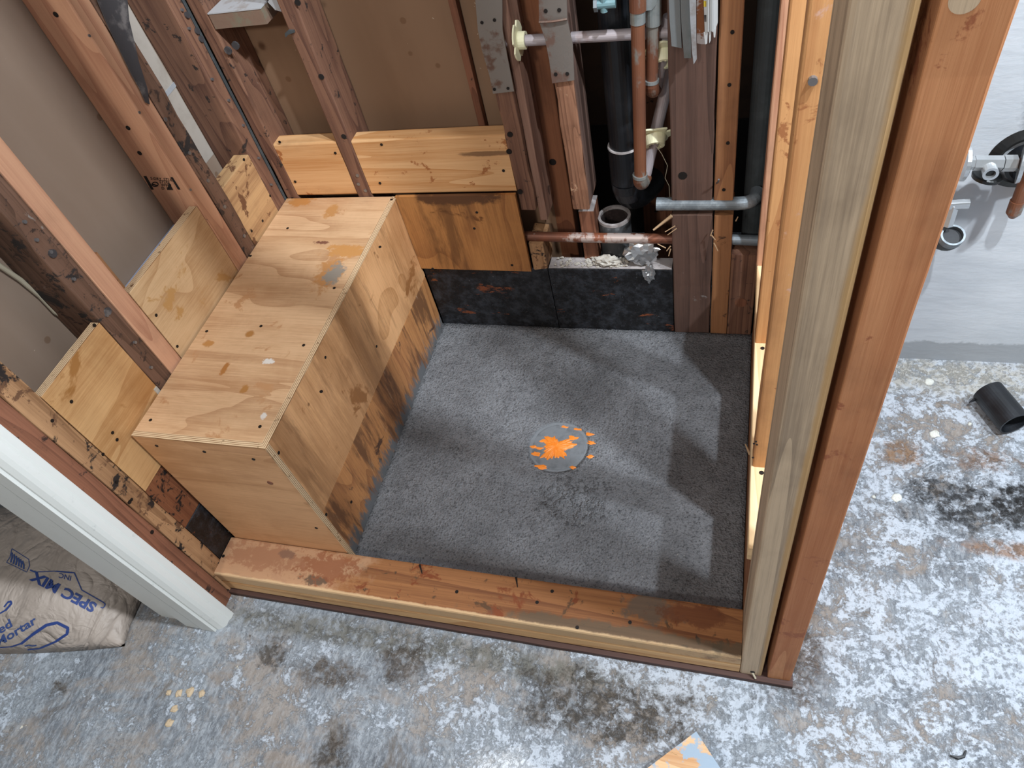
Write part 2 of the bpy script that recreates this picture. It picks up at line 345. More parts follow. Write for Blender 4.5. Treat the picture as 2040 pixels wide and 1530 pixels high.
def paper(c, c2, key):
    s = N('gypsum_backing_paper'); v = s.vec(rand=False, world=True)
    col = s.mix(s.step(s.noise(s.vec((1, 1, .25), False, True), 5, 4, .6), .35, .7), c, c2)
    vr = s.voro(v, 13); col = s.mix(s.math('MULTIPLY', s.step(vr, .10, .07), .55), col, '6b4a2e')
    col = s.mix(s.step(s.noise(v, 90, 2, .6), .76, .78), col, 'c9b9a4')
    return s.done(col, .8, s.bump(s.noise(v, 220, 2, .6), .08, .001))
M['paper_left'] = paper('8f7b6a', '9d8a7a', 'l'); M['paper_back'] = paper('7d6048', '8f7158', 'b')
M['paper_grey'] = plain('aea69c', .8, var=.4, vs=14, c2='8d8478', name='grey_gypsum')
M['chase_back'] = plain('5a4434', .85, var=.6, vs=7, c2='3b2e27', bump=.2, name='old_backing'); M['chase_dark'] = plain('1c1917', .9, var=.5, vs=12, c2='2c2521', name='shaded_backing')  # near-black chase_dark paints the deep shade low in the chase
def white_wall():
    s = N('skimmed_white_wall'); v = s.vec(rand=False, world=True); sx = s.n('ShaderNodeSeparateXYZ'); s.l(v, sx.inputs[0])
    col = s.mix(s.step(s.noise(s.vec((.4, 1, 1), False, True), 7, 4, .6), .4, .7), 'c6ccd2', 'd6dbe0')
    lowz = s.step(s.math('ADD', sx.outputs['Z'], s.math('MULTIPLY', s.noise(v, 16, 4, .7), .05)), .075, .065)
    col = s.mix(lowz, col, 'a3a8ad'); col = s.mix(s.step(s.noise(v, 60, 3, .6), .74, .77), col, '8f949a')
    hole = s.blob((1.53, 0, .60), (.05, .05, .05), .35, 30, .6); col = s.mix(s.math('MULTIPLY', hole, .8), col, '4b4f55')
    return s.done(col, .5, s.bump(s.noise(s.vec((.5, 1, 1.4), False, True), 26, 4, .6), .35, .004))
M['white_wall'] = white_wall()
M['white_paint'] = plain('d4d6d2', .42, var=.35, vs=50, c2='9aa09c', bump=.08, bs=90, name='white_gloss_paint', thr=(.62, .72))
M['screw'] = plain('2a2624', .5, .6, name='dark_screw_head'); M['hole'] = plain('160f0b', .9, name='dark_hole')
M['nail'] = plain('8f9296', .4, .8, name='steel_nail')
def copper(c='8a5a40', c2='858d88', am=.7, sc=14, th=(.54, .62), rough=.46, name='copper_pipe'):
    s = N(name); v = s.vec((1, 1, .5)); col = s.mix(s.step(s.noise(v, 9, 4, .6), .3, .7), c, '6d4636')
    col = s.mix(s.math('MULTIPLY', s.step(s.noise(v, sc, 5, .65), *th), am), col, c2)
    return s.done(col, rough, s.bump(s.noise(v, 60, 3), .1, .001), .35)
M['copper'] = copper(); M['copper_white'] = copper(c='a58a80', c2='b7b0b4', am=.9, sc=10, th=(.25, .5), rough=.6, name='dusty_copper'); M['copper_clean'] = copper(c='94573c', c2='bfb0a8', am=.8, sc=16, th=(.55, .62), rough=.45, name='copper_supply')
M['solder'] = plain('9aa09f', .4, .6, var=.5, vs=40, c2='6d7a76', name='solder')
M['galv'] = plain('7c858b', .5, .4, var=.7, vs=26, c2='b4bfc6', bump=.2, name='galvanised_steel'); M['galv_dark'] = plain('474c4e', .6, .3, var=.6, vs=16, c2='5d6466', name='grey_steel_pipe')
M['abs'] = plain('14161a', .38, var=.35, vs=12, c2='3a3f46', bump=.03, name='black_plastic_pipe'); M['rim'] = plain('a9a2a0', .8, var=.6, vs=60, c2='6d6462', bump=.5, name='white_pipe_rim')
M['clamp'] = plain('eeebc6', .45, var=.2, vs=20, c2='cfcaa0', name='cream_plastic')
M['stub'] = plain('4b4d4f', .7, var=.9, vs=22, c2='8f9294', bump=.4, name='old_grey_pipe', thr=(.5, .7)); M['rust_in'] = plain('2e2321', .9, var=.8, vs=60, c2='4f403c', bump=.6, name='dark_pipe_inside')
M['plate'] = plain('8e8780', .5, .5, var=.8, vs=16, c2='6b4a3a', bump=.3, name='rusty_nail_plate', thr=(.52, .62)); M['plate_b'] = plain('857d76', .45, .45, var=.7, vs=22, c2='7b5748', bump=.3, name='nail_plate', thr=(.5, .6))
M['foil'] = plain('d3d6d8', .32, .9, var=.3, vs=30, c2='8f8674', name='aluminium_foil')
M['crumb'] = plain('b9b4aa', .9, var=.7, vs=80, c2='8a7a68', bump=.6, name='plaster_crumbs')
M['chrome'] = plain('c9ccce', .3, .75, var=.3, vs=30, c2='a9aaa4', name='worn_chrome'); M['dark_metal'] = plain('3a3b3b', .35, .7, name='tarnished_metal')
M['orange'] = plain('e8842a', .4, var=.35, vs=90, c2='f3a766', bump=.3, bs=120, name='orange_plastic')
def sack_mat():
    s = N('paper_sack'); v = s.vec(rand=False, world=True); v2 = s.vec((1, .35, 1), False, True)
    col = s.mix(s.step(s.noise(v, 6, 4, .6), .35, .7), 'a89c92', '968a80')
    a = s.math('ABSOLUTE', s.math('SUBTRACT', s.noise(v2, 9, 3, .5, 1.2), .5)); b = s.math('ABSOLUTE', s.math('SUBTRACT', s.noise(v, 22, 3, .55, .8), .5))
    h = s.math('ADD', s.math('POWER', s.step(a, 0, .16), .5), s.math('MULTIPLY', s.step(b, 0, .2), .35))
    return s.done(col, .55, s.bump(h, .6, .008))
M['bag'] = sack_mat()
M['ink'] = plain('213a78', .6, name='blue_print'); M['ink2'] = plain('33487c', .6, name='pale_blue_print')
M['black_ink'] = plain('1e1815', .8, name='black_stamp')
M['tarpaper'] = plain('3d3b3d', .6, var=.9, vs=16, c2='6f6a68', bump=.5, name='tar_paper', thr=(.5, .62))
M['wire'] = plain('b5ac96', .5, name='cream_cable'); M['tape'] = plain('a9b6d2', .5, name='blue_white_board'); M['block_paint'] = plain('b5b7ba', .45, var=.5, vs=26, c2='8f7f72', name='painted_block_top', thr=(.55, .65))
M['mossy'] = plain('7c6454', .7, var=.8, vs=20, c2='6f7d68', bump=.3, name='stained_block'); M['whiteplastic'] = plain('cfd4d6', .4, name='white_plastic'); M['rust'] = plain('83502f', .8, var=.9, vs=30, c2='b4b0b0', bump=.6, name='rusty_lath', thr=(.45, .52)); M['whitemetal'] = plain('b8bec4', .5, .3, var=.6, vs=30, c2='8a7a6e', bump=.4, name='white_coated_bead')
M['grey_cloth'] = plain('7b8183', .8, var=.6, vs=16, c2='5b6258', bump=.5, name='grey_flashing'); M['yellow'] = plain('c9b13a', .5, name='yellow_label'); M['teal'] = plain('6f9096', .4, .3, var=.5, vs=40, c2='a9bcc0', name='valve_brass'); M['splinter'] = plain('b99a78', .8, name='splinter_wood')

# ------------------------------------------------------------------ fasteners
def disc(p, nrm, r, th, bm=None):
    p = Vector(p); n_ = Vector(nrm).normalized(); return tube([p - n_ * .0008, p + n_ * th], r, 10, bm)
def screws(parent, pts, nrm, name='screw', r=.0032, mat='screw', th=.0008):
    for p in pts: obj(name, disc(p, nrm, r, th), M[mat], parent)

# ------------------------------------------------------------------ the setting
FZ = -.015
def plane_grid(x0, x1, y0, y1, z, step=.05, amp=.0):
    bm = bmesh.new(); nx = int((x1 - x0) / step); ny = int((y1 - y0) / step); G = []
    for j in range(ny + 1):
        row = []
        for i in range(nx + 1):
            x = x0 + (x1 - x0) * i / nx; y = y0 + (y1 - y0) * j / ny
            row.append(bm.verts.new((x, y, z + (amp * noise.noise(Vector((x * 9, y * 9, 3.1))) if amp else 0))))
        G.append(row)
    for j in range(ny):
        for i in range(nx): bm.faces.new((G[j][i], G[j][i + 1], G[j + 1][i + 1], G[j + 1][i]))
    return bm
bm = plane_grid(-2.6, 3.2, -3.2, .5, FZ); obj('floor', bm, M['floor'], label='scraped concrete floor with white thinset and brown stains', kind='structure', base=(0, 0, FZ))
def slab(name, x0, x1, y0, y1, z0, z1, mat, **k):
    return obj(name, beam(x0, x1, y0, y1, z0, z1, r=.0005), M[mat], kind='structure', **k)
slab('wall_left', -.102, -.0895, -.83, .10, FZ, 2.35, 'paper_left', label='brown gypsum board paper behind the left studs')
slab('wall_back', -.089, .625, .0895, .102, FZ, 2.35, 'paper_back', label='brown gypsum board paper behind the back studs')
slab('wall_rear', .60, 1.30, .46, .475, .34, 2.35, 'chase_back', label='dark brown backing deep in the pipe chase')
slab('wall_chase', .60, 1.30, .455, .470, FZ, .34, 'chase_dark', label='low backing of the pipe chase, shade painted in near black')
slab('wall_side', .60, .612, .128, .455, FZ, 2.35, 'chase_back', label='brown side of the pipe chase')
slab('wall_right', 1.180, 3.2, 0, .0127, FZ, 2.35, 'white_wall', label='white skimmed wall behind the sink plumbing')

# ------------------------------------------------------------------ shower pan, curb
bm = bmesh.new(); nx, ny = 60, 44; G = []
for j in range(ny + 1):
    row = []
    for i in range(nx + 1):
        x = .285 + (1.085 - .285) * i / nx; y = -.6965 + .6955 * j / ny
        d = math.hypot(x - .676, y + .36); z = .034 + .010 * min(1, d / .38) + .0022 * noise.noise(Vector((x * 17, y * 17, 0))) + .0012 * noise.noise(Vector((x * 55, y * 55, 5)))
        if y > -.03: z += .004 * (y + .03) / .03
        row.append(bm.verts.new((x, y, z)))
    G.append(row)
for j in range(ny):
    for i in range(nx): bm.faces.new((G[j][i], G[j][i + 1], G[j + 1][i + 1], G[j + 1][i]))
edge_v = [G[0][i] for i in range(nx + 1)] + [G[j][nx] for j in range(1, ny + 1)] + [G[ny][i] for i in range(nx - 1, -1, -1)] + [G[j][0] for j in range(ny - 1, 0, -1)]
low = [bm.verts.new((v.co.x, v.co.y, FZ)) for v in edge_v]; n_ = len(edge_v)
for i in range(n_): bm.faces.new((edge_v[i], edge_v[(i + 1) % n_], low[(i + 1) % n_], low[i]))
bm.faces.new(low[::-1])
pan = obj('mortar_bed', bm, M['mortar'], label='grey sloped mortar bed filling the shower floor inside the curb', cat='shower floor', smooth=True, base=(.685, -.35, FZ))
# drain plug smeared with mortar, orange plastic showing
dr = obj('drain_plug', tube([(.676, -.36, .030), (.676, -.36, .0358), (.676, -.36, .0365)], [.062, .062, .059], 40), plain('6f7377', .8, var=.6, vs=50, c2='505356', bump=.6, bs=110, name='mortar_smear'),
         label='round drain plug in the mortar bed, orange plastic showing through smeared mortar', cat='drain plug')
random.seed(21)
def splat(cx, cy, r, n, z, jag, sx=1, sy=1, h=.0025, seed=0):
    """a low ragged mound"""
    rnd = random.Random(seed); bm = bmesh.new(); R0 = []
    for k in range(n):
        a = 2 * math.pi * k / n; rr = r * (1 + jag * (.9 * noise.noise(Vector((math.cos(a) * 1.6, math.sin(a) * 1.6, seed * 3.7))) + .5 * noise.noise(Vector((math.cos(a) * 5, math.sin(a) * 5, seed))) + .16 * (rnd.random() - .5))); R0.append((a, rr))
    c = bm.verts.new((cx, cy, z + h)); prev = None; rings = []
    for f, hh in ((.35, .95), (.7, .7), (.92, .35), (1, 0)):
        rings.append([bm.verts.new((cx + sx * rr * f * math.cos(a), cy + sy * rr * f * math.sin(a), z + h * hh * (.8 + .4 * rnd.random()))) for a, rr in R0])
    for k in range(n): bm.faces.new((c, rings[0][k], rings[0][(k + 1) % n]))
    for i in range(3):
        for k in range(n): bm.faces.new((rings[i][k], rings[i + 1][k], rings[i + 1][(k + 1) % n], rings[i][(k + 1) % n]))
    return bm
obj('plug_dome', splat(.670, -.362, .031, 90, .0362, .9, 1.05, 1.05, .004, 3), M['orange'], dr, label='bright orange plastic dome')
for k, (px, py, r) in enumerate([(1150, 855, .007), (1126, 850, .007), (1175, 864, .007), (1177, 882, .008), (1176, 909, .007), (1066, 904, .010), (1075, 893, .008), (1079, 930, .010), (1141, 931, .007), (1083, 878, .009), (1140, 872, .010), (1063, 890, .006)]):
    p = at(px, py, 'Z', .037); obj('orange_fleck', splat(p.x, p.y, r, 14, .0360, .9, 1.3, .6, .0012, 40 + k), M['orange'], dr)

sill = obj('sill_strip', beam(-.005, 1.176, -.795, -.697, FZ, -.001, 'X', r=.002, jit=.001), M['sill'], label='thin dark red-brown wood strip under the shower curb', cat='wood strip')
cb = obj('curb_board', beam(0, 1.0855, -.786, -.6975, 0, .0375, 'X', r=.004), M['curb_low'], label='lower two-by-four of the shower curb, resting on the dark strip', cat='lumber', group='curb lumber')
ct = obj('curb_board', beam(0, 1.0855, -.786, -.6975, .0382, .076, 'X', r=.005), M['curb_top'], label='top two-by-four of the shower curb, stained orange brown', cat='lumber', group='curb lumber')
screws(ct, [at(x, y, 'Z', .076) for x, y in ((910, 1179), (1255, 1240), (1100, 1178), (1070, 1200), (445, 1108), (1150, 1250))], (0, 0, 1), mat='screw', r=.0035)
for a, b in (((836, 1125), (841, 1143)), ((1028, 1150), (1031, 1170))):
    p, q = at(*a, 'Z', .0764), at(*b, 'Z', .0764); obj('crack', tube([p, q], [.0022, .0008], 6), M['hole'], ct)

# ------------------------------------------------------------------ bench
bn = empty('shower_bench', (.145, -.35, FZ), 'plywood box bench against the left wall of the shower', 'bench')
TH = .0175; BX = .289
def quadslab(pts, z0, z1): return hexa([(p[0], p[1], z1) for p in pts] + [(p[0], p[1], z0) for p in pts])
TE = .0118
tp = obj('top_panel', quadslab([(.005, -.6965 + TE), (BX - TE, -.6965 + TE), (BX - TE + .001, -.003), (.003, -.003)], .465 - .0165, .465), M['ply_top'], bn)
obj('top_edge', beam(.005, BX, -.6968, -.6967 + TE, .4640, .4653, r=.0003), M['edge_y'], bn, label='pale layered plywood edge')
obj('top_edge', hexa([(BX - TE + .0002, -.6848, .4655), (BX + .0002, -.6960, .4655), (BX + .0022, -.003, .4655), (BX - TE + .0012, -.003, .4655)] + [(BX - TE + .0002, -.6848, .464), (BX + .0002, -.6960, .464), (BX + .0022, -.003, .464), (BX - TE + .0012, -.003, .464)]), M['edge_x'], bn, label='pale layered plywood edge')
obj('front_panel', beam(.006, BX - .0005, -.6965, -.6965 + TE - .0002, .030, .4638, r=.0004), M['ply_front'], bn)
obj('front_panel_edge', beam(BX - .0004, BX + .0016, -.6975, -.6849, .030, .4638, r=.0003), M['edge_y'], bn, label='pale layered plywood edge')
obj('side_panel', beam(BX - TE, BX, -.6846, -.004, .2235, .4638, 'Y', r=.0006), M['ply_side'], bn)
obj('lower_side_panel', beam(BX - TE - .001, BX - .001, -.6846, -.004, FZ, .2215, 'Y', r=.002), M['ply_low'], bn, label='darker water-stained plywood, mortar along the foot')
screws(tp, [at(x, y, 'Z', .465) for x, y in ((499, 510), (666, 574), (605, 688), (518, 850), (300, 837), (583, 393), (780, 398), (412, 660), (573, 455), (757, 492), (520, 650), (640, 780))], (0, 0, 1))
screws(bn, [at(x, y, 'Y', -.697) for x, y in ((312, 888), (407, 900), (505, 915), (630, 1052), (455, 1060))], (0, -1, 0))
screws(bn, [at(x, y, 'X', BX) for x, y in ((555, 902), (648, 712), (800, 415), (835, 505), (650, 1025), (700, 1000), (750, 690))], (1, 0, 0))
kp = at(538, 962, 'Y', -.697); obj('knot', disc(kp, (0, -1, 0), .006, .0006), M['old_red'], bn, label='small dark knot')

# ------------------------------------------------------------------ left wall studs
def stud(name, x0, x1, y0, y1, z0, z1, mat, label, jit=.0, axis='Z', ragged=0, cat='stud', r=.003, group=None):
    return obj(name, beam(x0, x1, y0, y1, z0, z1, axis, r, jit, .05, ragged), M[mat], label=label, cat=cat, group=group)
HT = 2.34
s0b = stud('wall_stud', -.089, 0, -.829, -.792, FZ, HT, 'old_red', 'reddish old stud between the white door casing and the burn-marked stud', .0015)
s0 = stud('wall_stud', -.089, .001, -.791, -.753, FZ, HT, 'old_tan', 'tan old stud with black burn marks at the left front corner of the shower', .002)
s1 = stud('wall_stud', -.089, 0, -.588, -.547, FZ, HT, 'old_dark', 'dark old stud rising from the middle of the bench on the left wall', .0025)
s1n = stud('wall_stud', -.089, 0, -.5465, -.5075, FZ, HT, 'new_pink', 'clean pink stud fixed behind the dark stud at the middle of the bench')
s2 = stud('wall_stud', -.089, 0, -.255, -.212, FZ, HT, 'new_pink', 'clean pink stud with a black lumber stamp on the left wall')
s2o = stud('wall_stud', -.089, .002, -.2105, -.172, FZ, HT, 'old_dark', 'dark old stud covered with black paper beside the stamped pink stud', .004)
s3 = stud('wall_stud', -.089, 0, -.046, -.008, FZ, HT, 'old_brown', 'wide brown corner stud at the back end of the left wall', .0025)
obj('slit_strip', beam(-.004, .001, -.0075, -.0005, .45, HT, r=.0008), M['galv_dark'], label='thin grey metal strip in the slit of the corner studs', cat='metal strip')
p1 = [at(x, y, 'X', .0045) for x, y in ((176, -40), (249, -40), (256, 40), (268, 90), (275, 122), (284, 150), (292, 175), (297, 208), (289, 204), (278, 178), (262, 150), (240, 105), (214, 52))]
tpz = obj('tar_paper_scrap', prism([(p.y, p.z) for p in p1], 'X', .0045, .0062), M['tarpaper'], label='scrap of dark tar paper hanging on the old stud at top left', cat='tar paper')
def on_face(parent, pts, ax, v, nrm, **k): screws(parent, [at(x, y, ax, v) for x, y in pts], nrm, **k)
on_face(s1, [(48, 442), (72, 478), (100, 502), (146, 556), (212, 628), (268, 682), (300, 732)], 'X', .001, (1, 0, 0), name='nail', r=.003, mat='nail', th=.003)
on_face(s1, [(104, 505), (214, 620)], 'X', .001, (1, 0, 0), name='old_adhesive', r=.007, mat='tarpaper', th=.0025)
on_face(s2o, [(415, 360), (448, 412), (487, 470), (330, 238), (378, 305)], 'X', .0035, (1, 0, 0), name='nail', r=.004, mat='nail')
on_face(s2, [(111, 29), (255, 255), (278, 305)], 'Y', -.2555, (0, -1, 0), name='knot', r=.0045, mat='hole', th=.0004)
on_face(s2, [(178, 71), (278, 224), (380, 378)], 'X', .001, (1, 0, 0), name='nail', r=.0025, mat='nail')
on_face(s3, [(362, 20), (376, 57), (422, 158), (455, 200), (484, 250), (515, 315), (540, 368)], 'X', .0015, (1, 0, 0), name='nail', r=.003, mat='nail', th=.003)
on_face(s3, [(372, 30), (392, 62), (400, 78)], 'X', .0015, (1, 0, 0), name='old_adhesive', r=.006, mat='tarpaper', th=.003)
on_face(s0, [(104, 838), (205, 905), (262, 995), (232, 960)], 'X', .0015, (1, 0, 0), name='nail', r=.003, mat='screw')
on_face(s0b, [(303, 1060), (258, 1000)], 'X', .001, (1, 0, 0), name='nail', r=.004, mat='screw')
# lumber stamp (grade mark) on the pink stud
def px_poly(parent, name, polys, ax, v, mat, th=.0005, nrm=-1):
    bm = bmesh.new()
    for P in polys:
        Q = [at(x, y, ax, v) for x, y in P]; i = 'XYZ'.index(ax)
        prism([tuple(q[j] for j in range(3) if j != i) for q in Q], ax, v, v + nrm * th, bm)
    return obj(name, bm, M[mat], parent)
def crop(k, x0, y0, P): return [(x0 + x / k, y0 + y / k) for x, y in P]
K = 2.914
bars = [[(833, 1022), (850, 1022), (893, 1100), (878, 1100)], [(990, 1028), (1002, 1028), (1048, 1100), (1034, 1100)]]
for b_ in bars: px_poly(s2, 'grade_stamp', [crop(K, 0, 0, b_)], 'Y', -.2552, 'black_ink')
def text_mesh(txt, bold=0):
    cu = bpy.data.curves.new('t', 'FONT'); cu.body = txt; cu.resolution_u = 3; cu.offset = bold
    o = bpy.data.objects.new('t', cu); C.objects.link(o)
    me = bpy.data.meshes.new_from_object(o.evaluated_get(bpy.context.evaluated_depsgraph_get()))
    bpy.data.objects.remove(o); bpy.data.curves.remove(cu); bm = bmesh.new(); bm.from_mesh(me); bpy.data.meshes.remove(me); return bm
def text_on(parent, name, txt, o_px, dx, dy, mapf, mat, bold=0, cuts=1):
    """letters drawn from photo position o_px, one em along dx, one em up along dy (pixels)"""
    bm = text_mesh(txt, bold)
    if cuts: bmesh.ops.subdivide_edges(bm, edges=bm.edges[:], cuts=cuts, use_grid_fill=False); bmesh.ops.triangulate(bm, faces=bm.faces[:])
    for v in bm.verts:
        v.co = mapf(o_px[0] + v.co.x * dx[0] + v.co.y * dy[0], o_px[1] + v.co.x * dx[1] + v.co.y * dy[1])
    return obj(name, bm, M[mat], parent)
ms = lambda x, y: at(x, y, 'Y', -.2556)
for t_, o_, sz in (('S-DRY  STUD', (300, 358), 8), ('STUD', (318, 364.5), 8), ('WWP', (321, 371), 8), ('D  FIR', (322, 377.5), 8)):
    text_on(s2, 'grade_stamp', t_, o_, (sz, .6), (-1.5, -sz), ms, 'black_ink', .01, 0)
bm = bmesh.new()
ring_c = [(309, 366)]
for a in range(14):
    a0, a1 = 2 * math.pi * a / 14, 2 * math.pi * (a + 1) / 14
    P = [(309 + 7 * math.cos(a0), 367 + 5 * math.sin(a0)), (309 + 7 * math.cos(a1), 367 + 5 * math.sin(a1)), (309 + 5.4 * math.cos(a1), 367 + 3.6 * math.sin(a1)), (309 + 5.4 * math.cos(a0), 367 + 3.6 * math.sin(a0))]
    Q = [at(x, y, 'Y', -.2552) for x, y in P]; prism([(q.x, q.z) for q in Q], 'Y', -.2552, -.2558, bm)
obj('grade_stamp', bm, M['black_ink'], s2)
px_poly(s2, 'grade_stamp', [[(304, 366), (315, 369), (315, 371), (304, 368)]], 'Y', -.2552, 'black_ink')
px_poly(s2, 'grade_stamp', [[(336, 362), (345, 378), (334, 378)]], 'Y', -.2552, 'black_ink')

# panels between the left studs
def panel(name, y0, y1, z0, z1, mat, label, th=.018, cat='panel', x1=-.001, em='edge_x', lean=0):
    t = obj(name, beam(x1 - th, x1, y0, y1, z0, z1 - .0006, 'Y', r=.0006), M[mat], label=label, cat=cat)
    if em: obj('top_edge', beam(x1 - th, x1 - .0004, y0 + .001, y1 - .001, z1 - .0007, z1 + .0006, 'Y', r=.0003), M[em], t, label='pale layered plywood edge')
    return t
pa = panel('plywood_panel', -.506, -.2565, .20, .637, 'ply_a', 'pale plywood panel above the bench between the two pink studs')
on_face(pa, [(413, 436), (462, 512), (311, 628), (353, 690)], 'X', -.001, (1, 0, 0))
pb = panel('plywood_panel', -.7515, -.589, .36, .648, 'ply_b', 'golden plywood panel above the bench, left of the dark middle stud')
on_face(pb, [(188, 648), (142, 800), (233, 876), (224, 862)], 'X', -.001, (1, 0, 0))
pc = obj('blocking_board', beam(-.040, -.001, -.171, -.047, .30, .615, 'Y', r=.002), M['block_left'], label='stained blocking board beside the left back corner above the bench', cat='blocking')
on_face(pc, [(486, 318), (538, 390), (501, 460), (523, 440)], 'X', -.001, (1, 0, 0))
obj('blocking_board', beam(-.088, -.050, -.5065, -.468, .30, .70, 'Z', r=.002), M['back_orange'], label='narrow orange board end behind the clean pink stud, left of the pale panel', cat='blocking')
obj('board_edge', beam(-.088, -.074, -.466, -.257, .30, .592, 'Y', r=.001), M['tape'], label='bluish white board edge showing behind the pale plywood panel', cat='board')
obj('blocking_board', beam(-.035, -.003, -.7515, -.59, .215, .358, 'Z', r=.002, jit=.002), M['burnt'], label='reddish scorched board low in the left front corner', cat='blocking')
obj('tarred_board', beam(-.035, -.001, -.7515, -.59, FZ, .2145, 'Y', r=.002, jit=.002), M['tar_more'], label='black tarred board at the floor in the left front corner', cat='board')
obj('plaster_wedge', beam(-.02, .002, -.598, -.589, .44, .475, r=.002), M['crumb'], label='small grey plaster lump at the foot of the dark middle stud', cat='plaster lump')
pts = [at(x, y, 'X', -.083) for x, y in ((-60, 480), (0, 530), (40, 557), (80, 590), (110, 622), (140, 640), (170, 664), (182, 680))]
obj('cable', tube(pts, .0042, 10), M['wire'], label='cream cable hanging on the brown board at far left', cat='cable')
q = [at(x, y, 'X', -.0885) for x, y in ((322, 190), (350, 158), (355, 166), (332, 194))]
obj('joint_tape', prism([(p.y, p.z) for p in q], 'X', -.0894, -.087), M['whitemetal'], label='small white strip on the board between the left studs', cat='strip')
obj('wall_patch', beam(-.0895, -.0882, -.171, -.047, .62, 1.6, r=.0003), M['paper_grey'], label='pale grey board face between the two dark left studs', cat='board')

# ------------------------------------------------------------------ back wall studs (front faces at y = 0)
b1 = stud('wall_stud', .0015, .034, 0, .089, FZ, HT, 'old_brown', 'old stud with an orange side at the left end of the back wall', .002)
b2 = stud('wall_stud', .193, .229, 0, .089, FZ, HT, 'old_brown', 'brown stud with a big knot between the two pine blocks', .002)
on_face(b2, [(593, 5), (640, 153), (685, 272)], 'Y', -.0005, (0, -1, 0), name='knot', r=.006, mat='hole', th=.0006)
on_face(b2, [(712, 350), (714, 367), (728, 380)], 'Y', -.0005, (0, -1, 0), name='nail', r=.004, mat='nail')
on_face(b1, [(455, 100), (470, 90)], 'Y', -.001, (0, -1, 0), name='old_adhesive', r=.008, mat='tarpaper', th=.003)
obj('furring_strip', beam(.498, .513, .070, .0885, .10, HT, r=.001), M['old_red'], label='thin dark red strip on the brown board of the back wall', cat='strip')
obj('board_joint', beam(.515, .60, .084, .0888, .10, HT, r=.001), M['paper_back'], label='brown board strip right of the thin red strip', cat='board')
b4 = stud('wall_stud', .577, .612, 0, .089, .421, HT, 'old_brown', 'splintered old stud under the left metal nail plate, cut off above the copper pipe', .004, ragged=.006)
b4s = stud('sister_stud', .6125, .630, .012, .088, .384, HT, 'side_pink', 'narrow pinkish board beside the stud under the left nail plate', .0015, cat='board')
on_face(b4, [(1016, 268), (1014, 302), (1036, 382)], 'Y', -.001, (0, -1, 0), name='nail', r=.006, mat='screw')
b4x = stud('stud_stub', .577, .611, 0, .07, .2505, .325, 'old_tan', 'short charred stub of a cut stud just below the copper pipe', .005, ragged=.008)
b5 = stud('plank', .597, .668, .090, .127, FZ, HT, 'red_plank', 'wide reddish plank set back between the two nail plates', .001, cat='plank')
on_face(b5, [(1101, 323)], 'Y', .089, (0, -1, 0), name='knot', r=.008, mat='hole', th=.0006)
b6 = stud('wall_stud', .694, .731, 0, .089, .422, HT, 'torn', 'torn old stud under the right metal nail plate, grey on its right side', .004, ragged=.006)
obj('grey_side', beam(.7305, .7325, .004, .086, .43, 2.2, jit=.0005, r=.0006), M['grey_brown'], b6, label='weathered grey side of the stud')
b6x = stud('stud_stub', .696, .731, 0.0335, .09, .2505, .389, 'old_red', 'square stub of a cut stud with a whitened top, behind the copper pipe', .001)
obj('stub_top', beam(.6965, .7305, .034, .0895, .3885, .3905, r=.0006), M['rim'], b6x, label='whitened sawn top')
b7 = stud('wall_plank', .903, .984, 0, .038, .434, HT, 'grey_brown', 'wide dark brown plank above the galvanised pipe right of the copper risers', .002, ragged=.006, cat='plank')
b7l = stud('wall_plank', .903, .986, 0, .038, .0, .402, 'grey_brown', 'wide dark brown plank below the galvanised pipe, standing on the mortar', .002, ragged=.01, cat='plank')
b8 = stud('wall_stud', .987, 1.025, 0, .08, .437, HT, 'back_orange', 'narrow orange-brown stud with nails above the galvanised pipe', .001, ragged=.008)
b8l = stud('wall_stud', .989, 1.027, 0, .08, .0, .400, 'back_orange', 'narrow orange-brown stud below the galvanised pipe, beside the wide plank', .001, ragged=.008)
on_face(b8, [(1459, 64), (1453, 169), (1450, 285), (1442, 378)], 'Y', -.0005, (0, -1, 0), name='nail', r=.0035, mat='screw')
on_face(b7, [(1360, 350)], 'Y', -.0005, (0, -1, 0), name='knot', r=.009, mat='hole', th=.0005)
nl = at(1428, 365, 'Y', -.001); obj('bent_nail', tube([nl, nl + Vector((.003, -.012, .012)), nl + Vector((.004, -.016, .020))], .0018, 8), M['nail'], b8)
b9 = stud('blocking_board', 1.028, 1.083, .0, .038, .0, .295, 'old_brown', 'short brown block with a big round knot in the back right corner', .001, cat='blocking')
kp = at(1476, 603, 'Y', -.0005); obj('knot', tube([kp, kp + Vector((0, -.0006, 0))], .0135, 24), M['old_red'], b9, label='big round orange knot')
qa, qb = at(1268, 200, 'Y', .30), at(1338, 200, 'Y', .30)
b6b = stud('wall_stud', qa.x, qb.x, .30, .345, FZ, HT, 'old_red', 'dark red stud deep behind the copper risers', .002)
on_face(b6b, [(1310, 362), (1312, 376)], 'Y', .2995, (0, -1, 0), name='nail', r=.006, mat='nail')
rs = stud('wall_stud', 1.118, 1.165, .0, .089, FZ, HT, 'old_dark', 'dark stud hidden at the joint of the back and right walls', .001)
for x0, x1, lab in ((.2295, .5765, 'wide pine block with resin stains nailed above the plywood on the back wall'), (.0345, .1925, 'short pine block at the left end of the back wall, above the bench')):
    b = obj('blocking_board', beam(x0, x1, .001, .039, .4695, .607, 'X', r=.0035, jit=.0008), M['block_pine'], label=lab, cat='blocking')
    on_face(b, [(757, 365), (1003, 340), (760, 288)] if x0 > .1 else [(588, 362), (668, 305), (557, 283)], 'Y', .0005, (0, -1, 0))
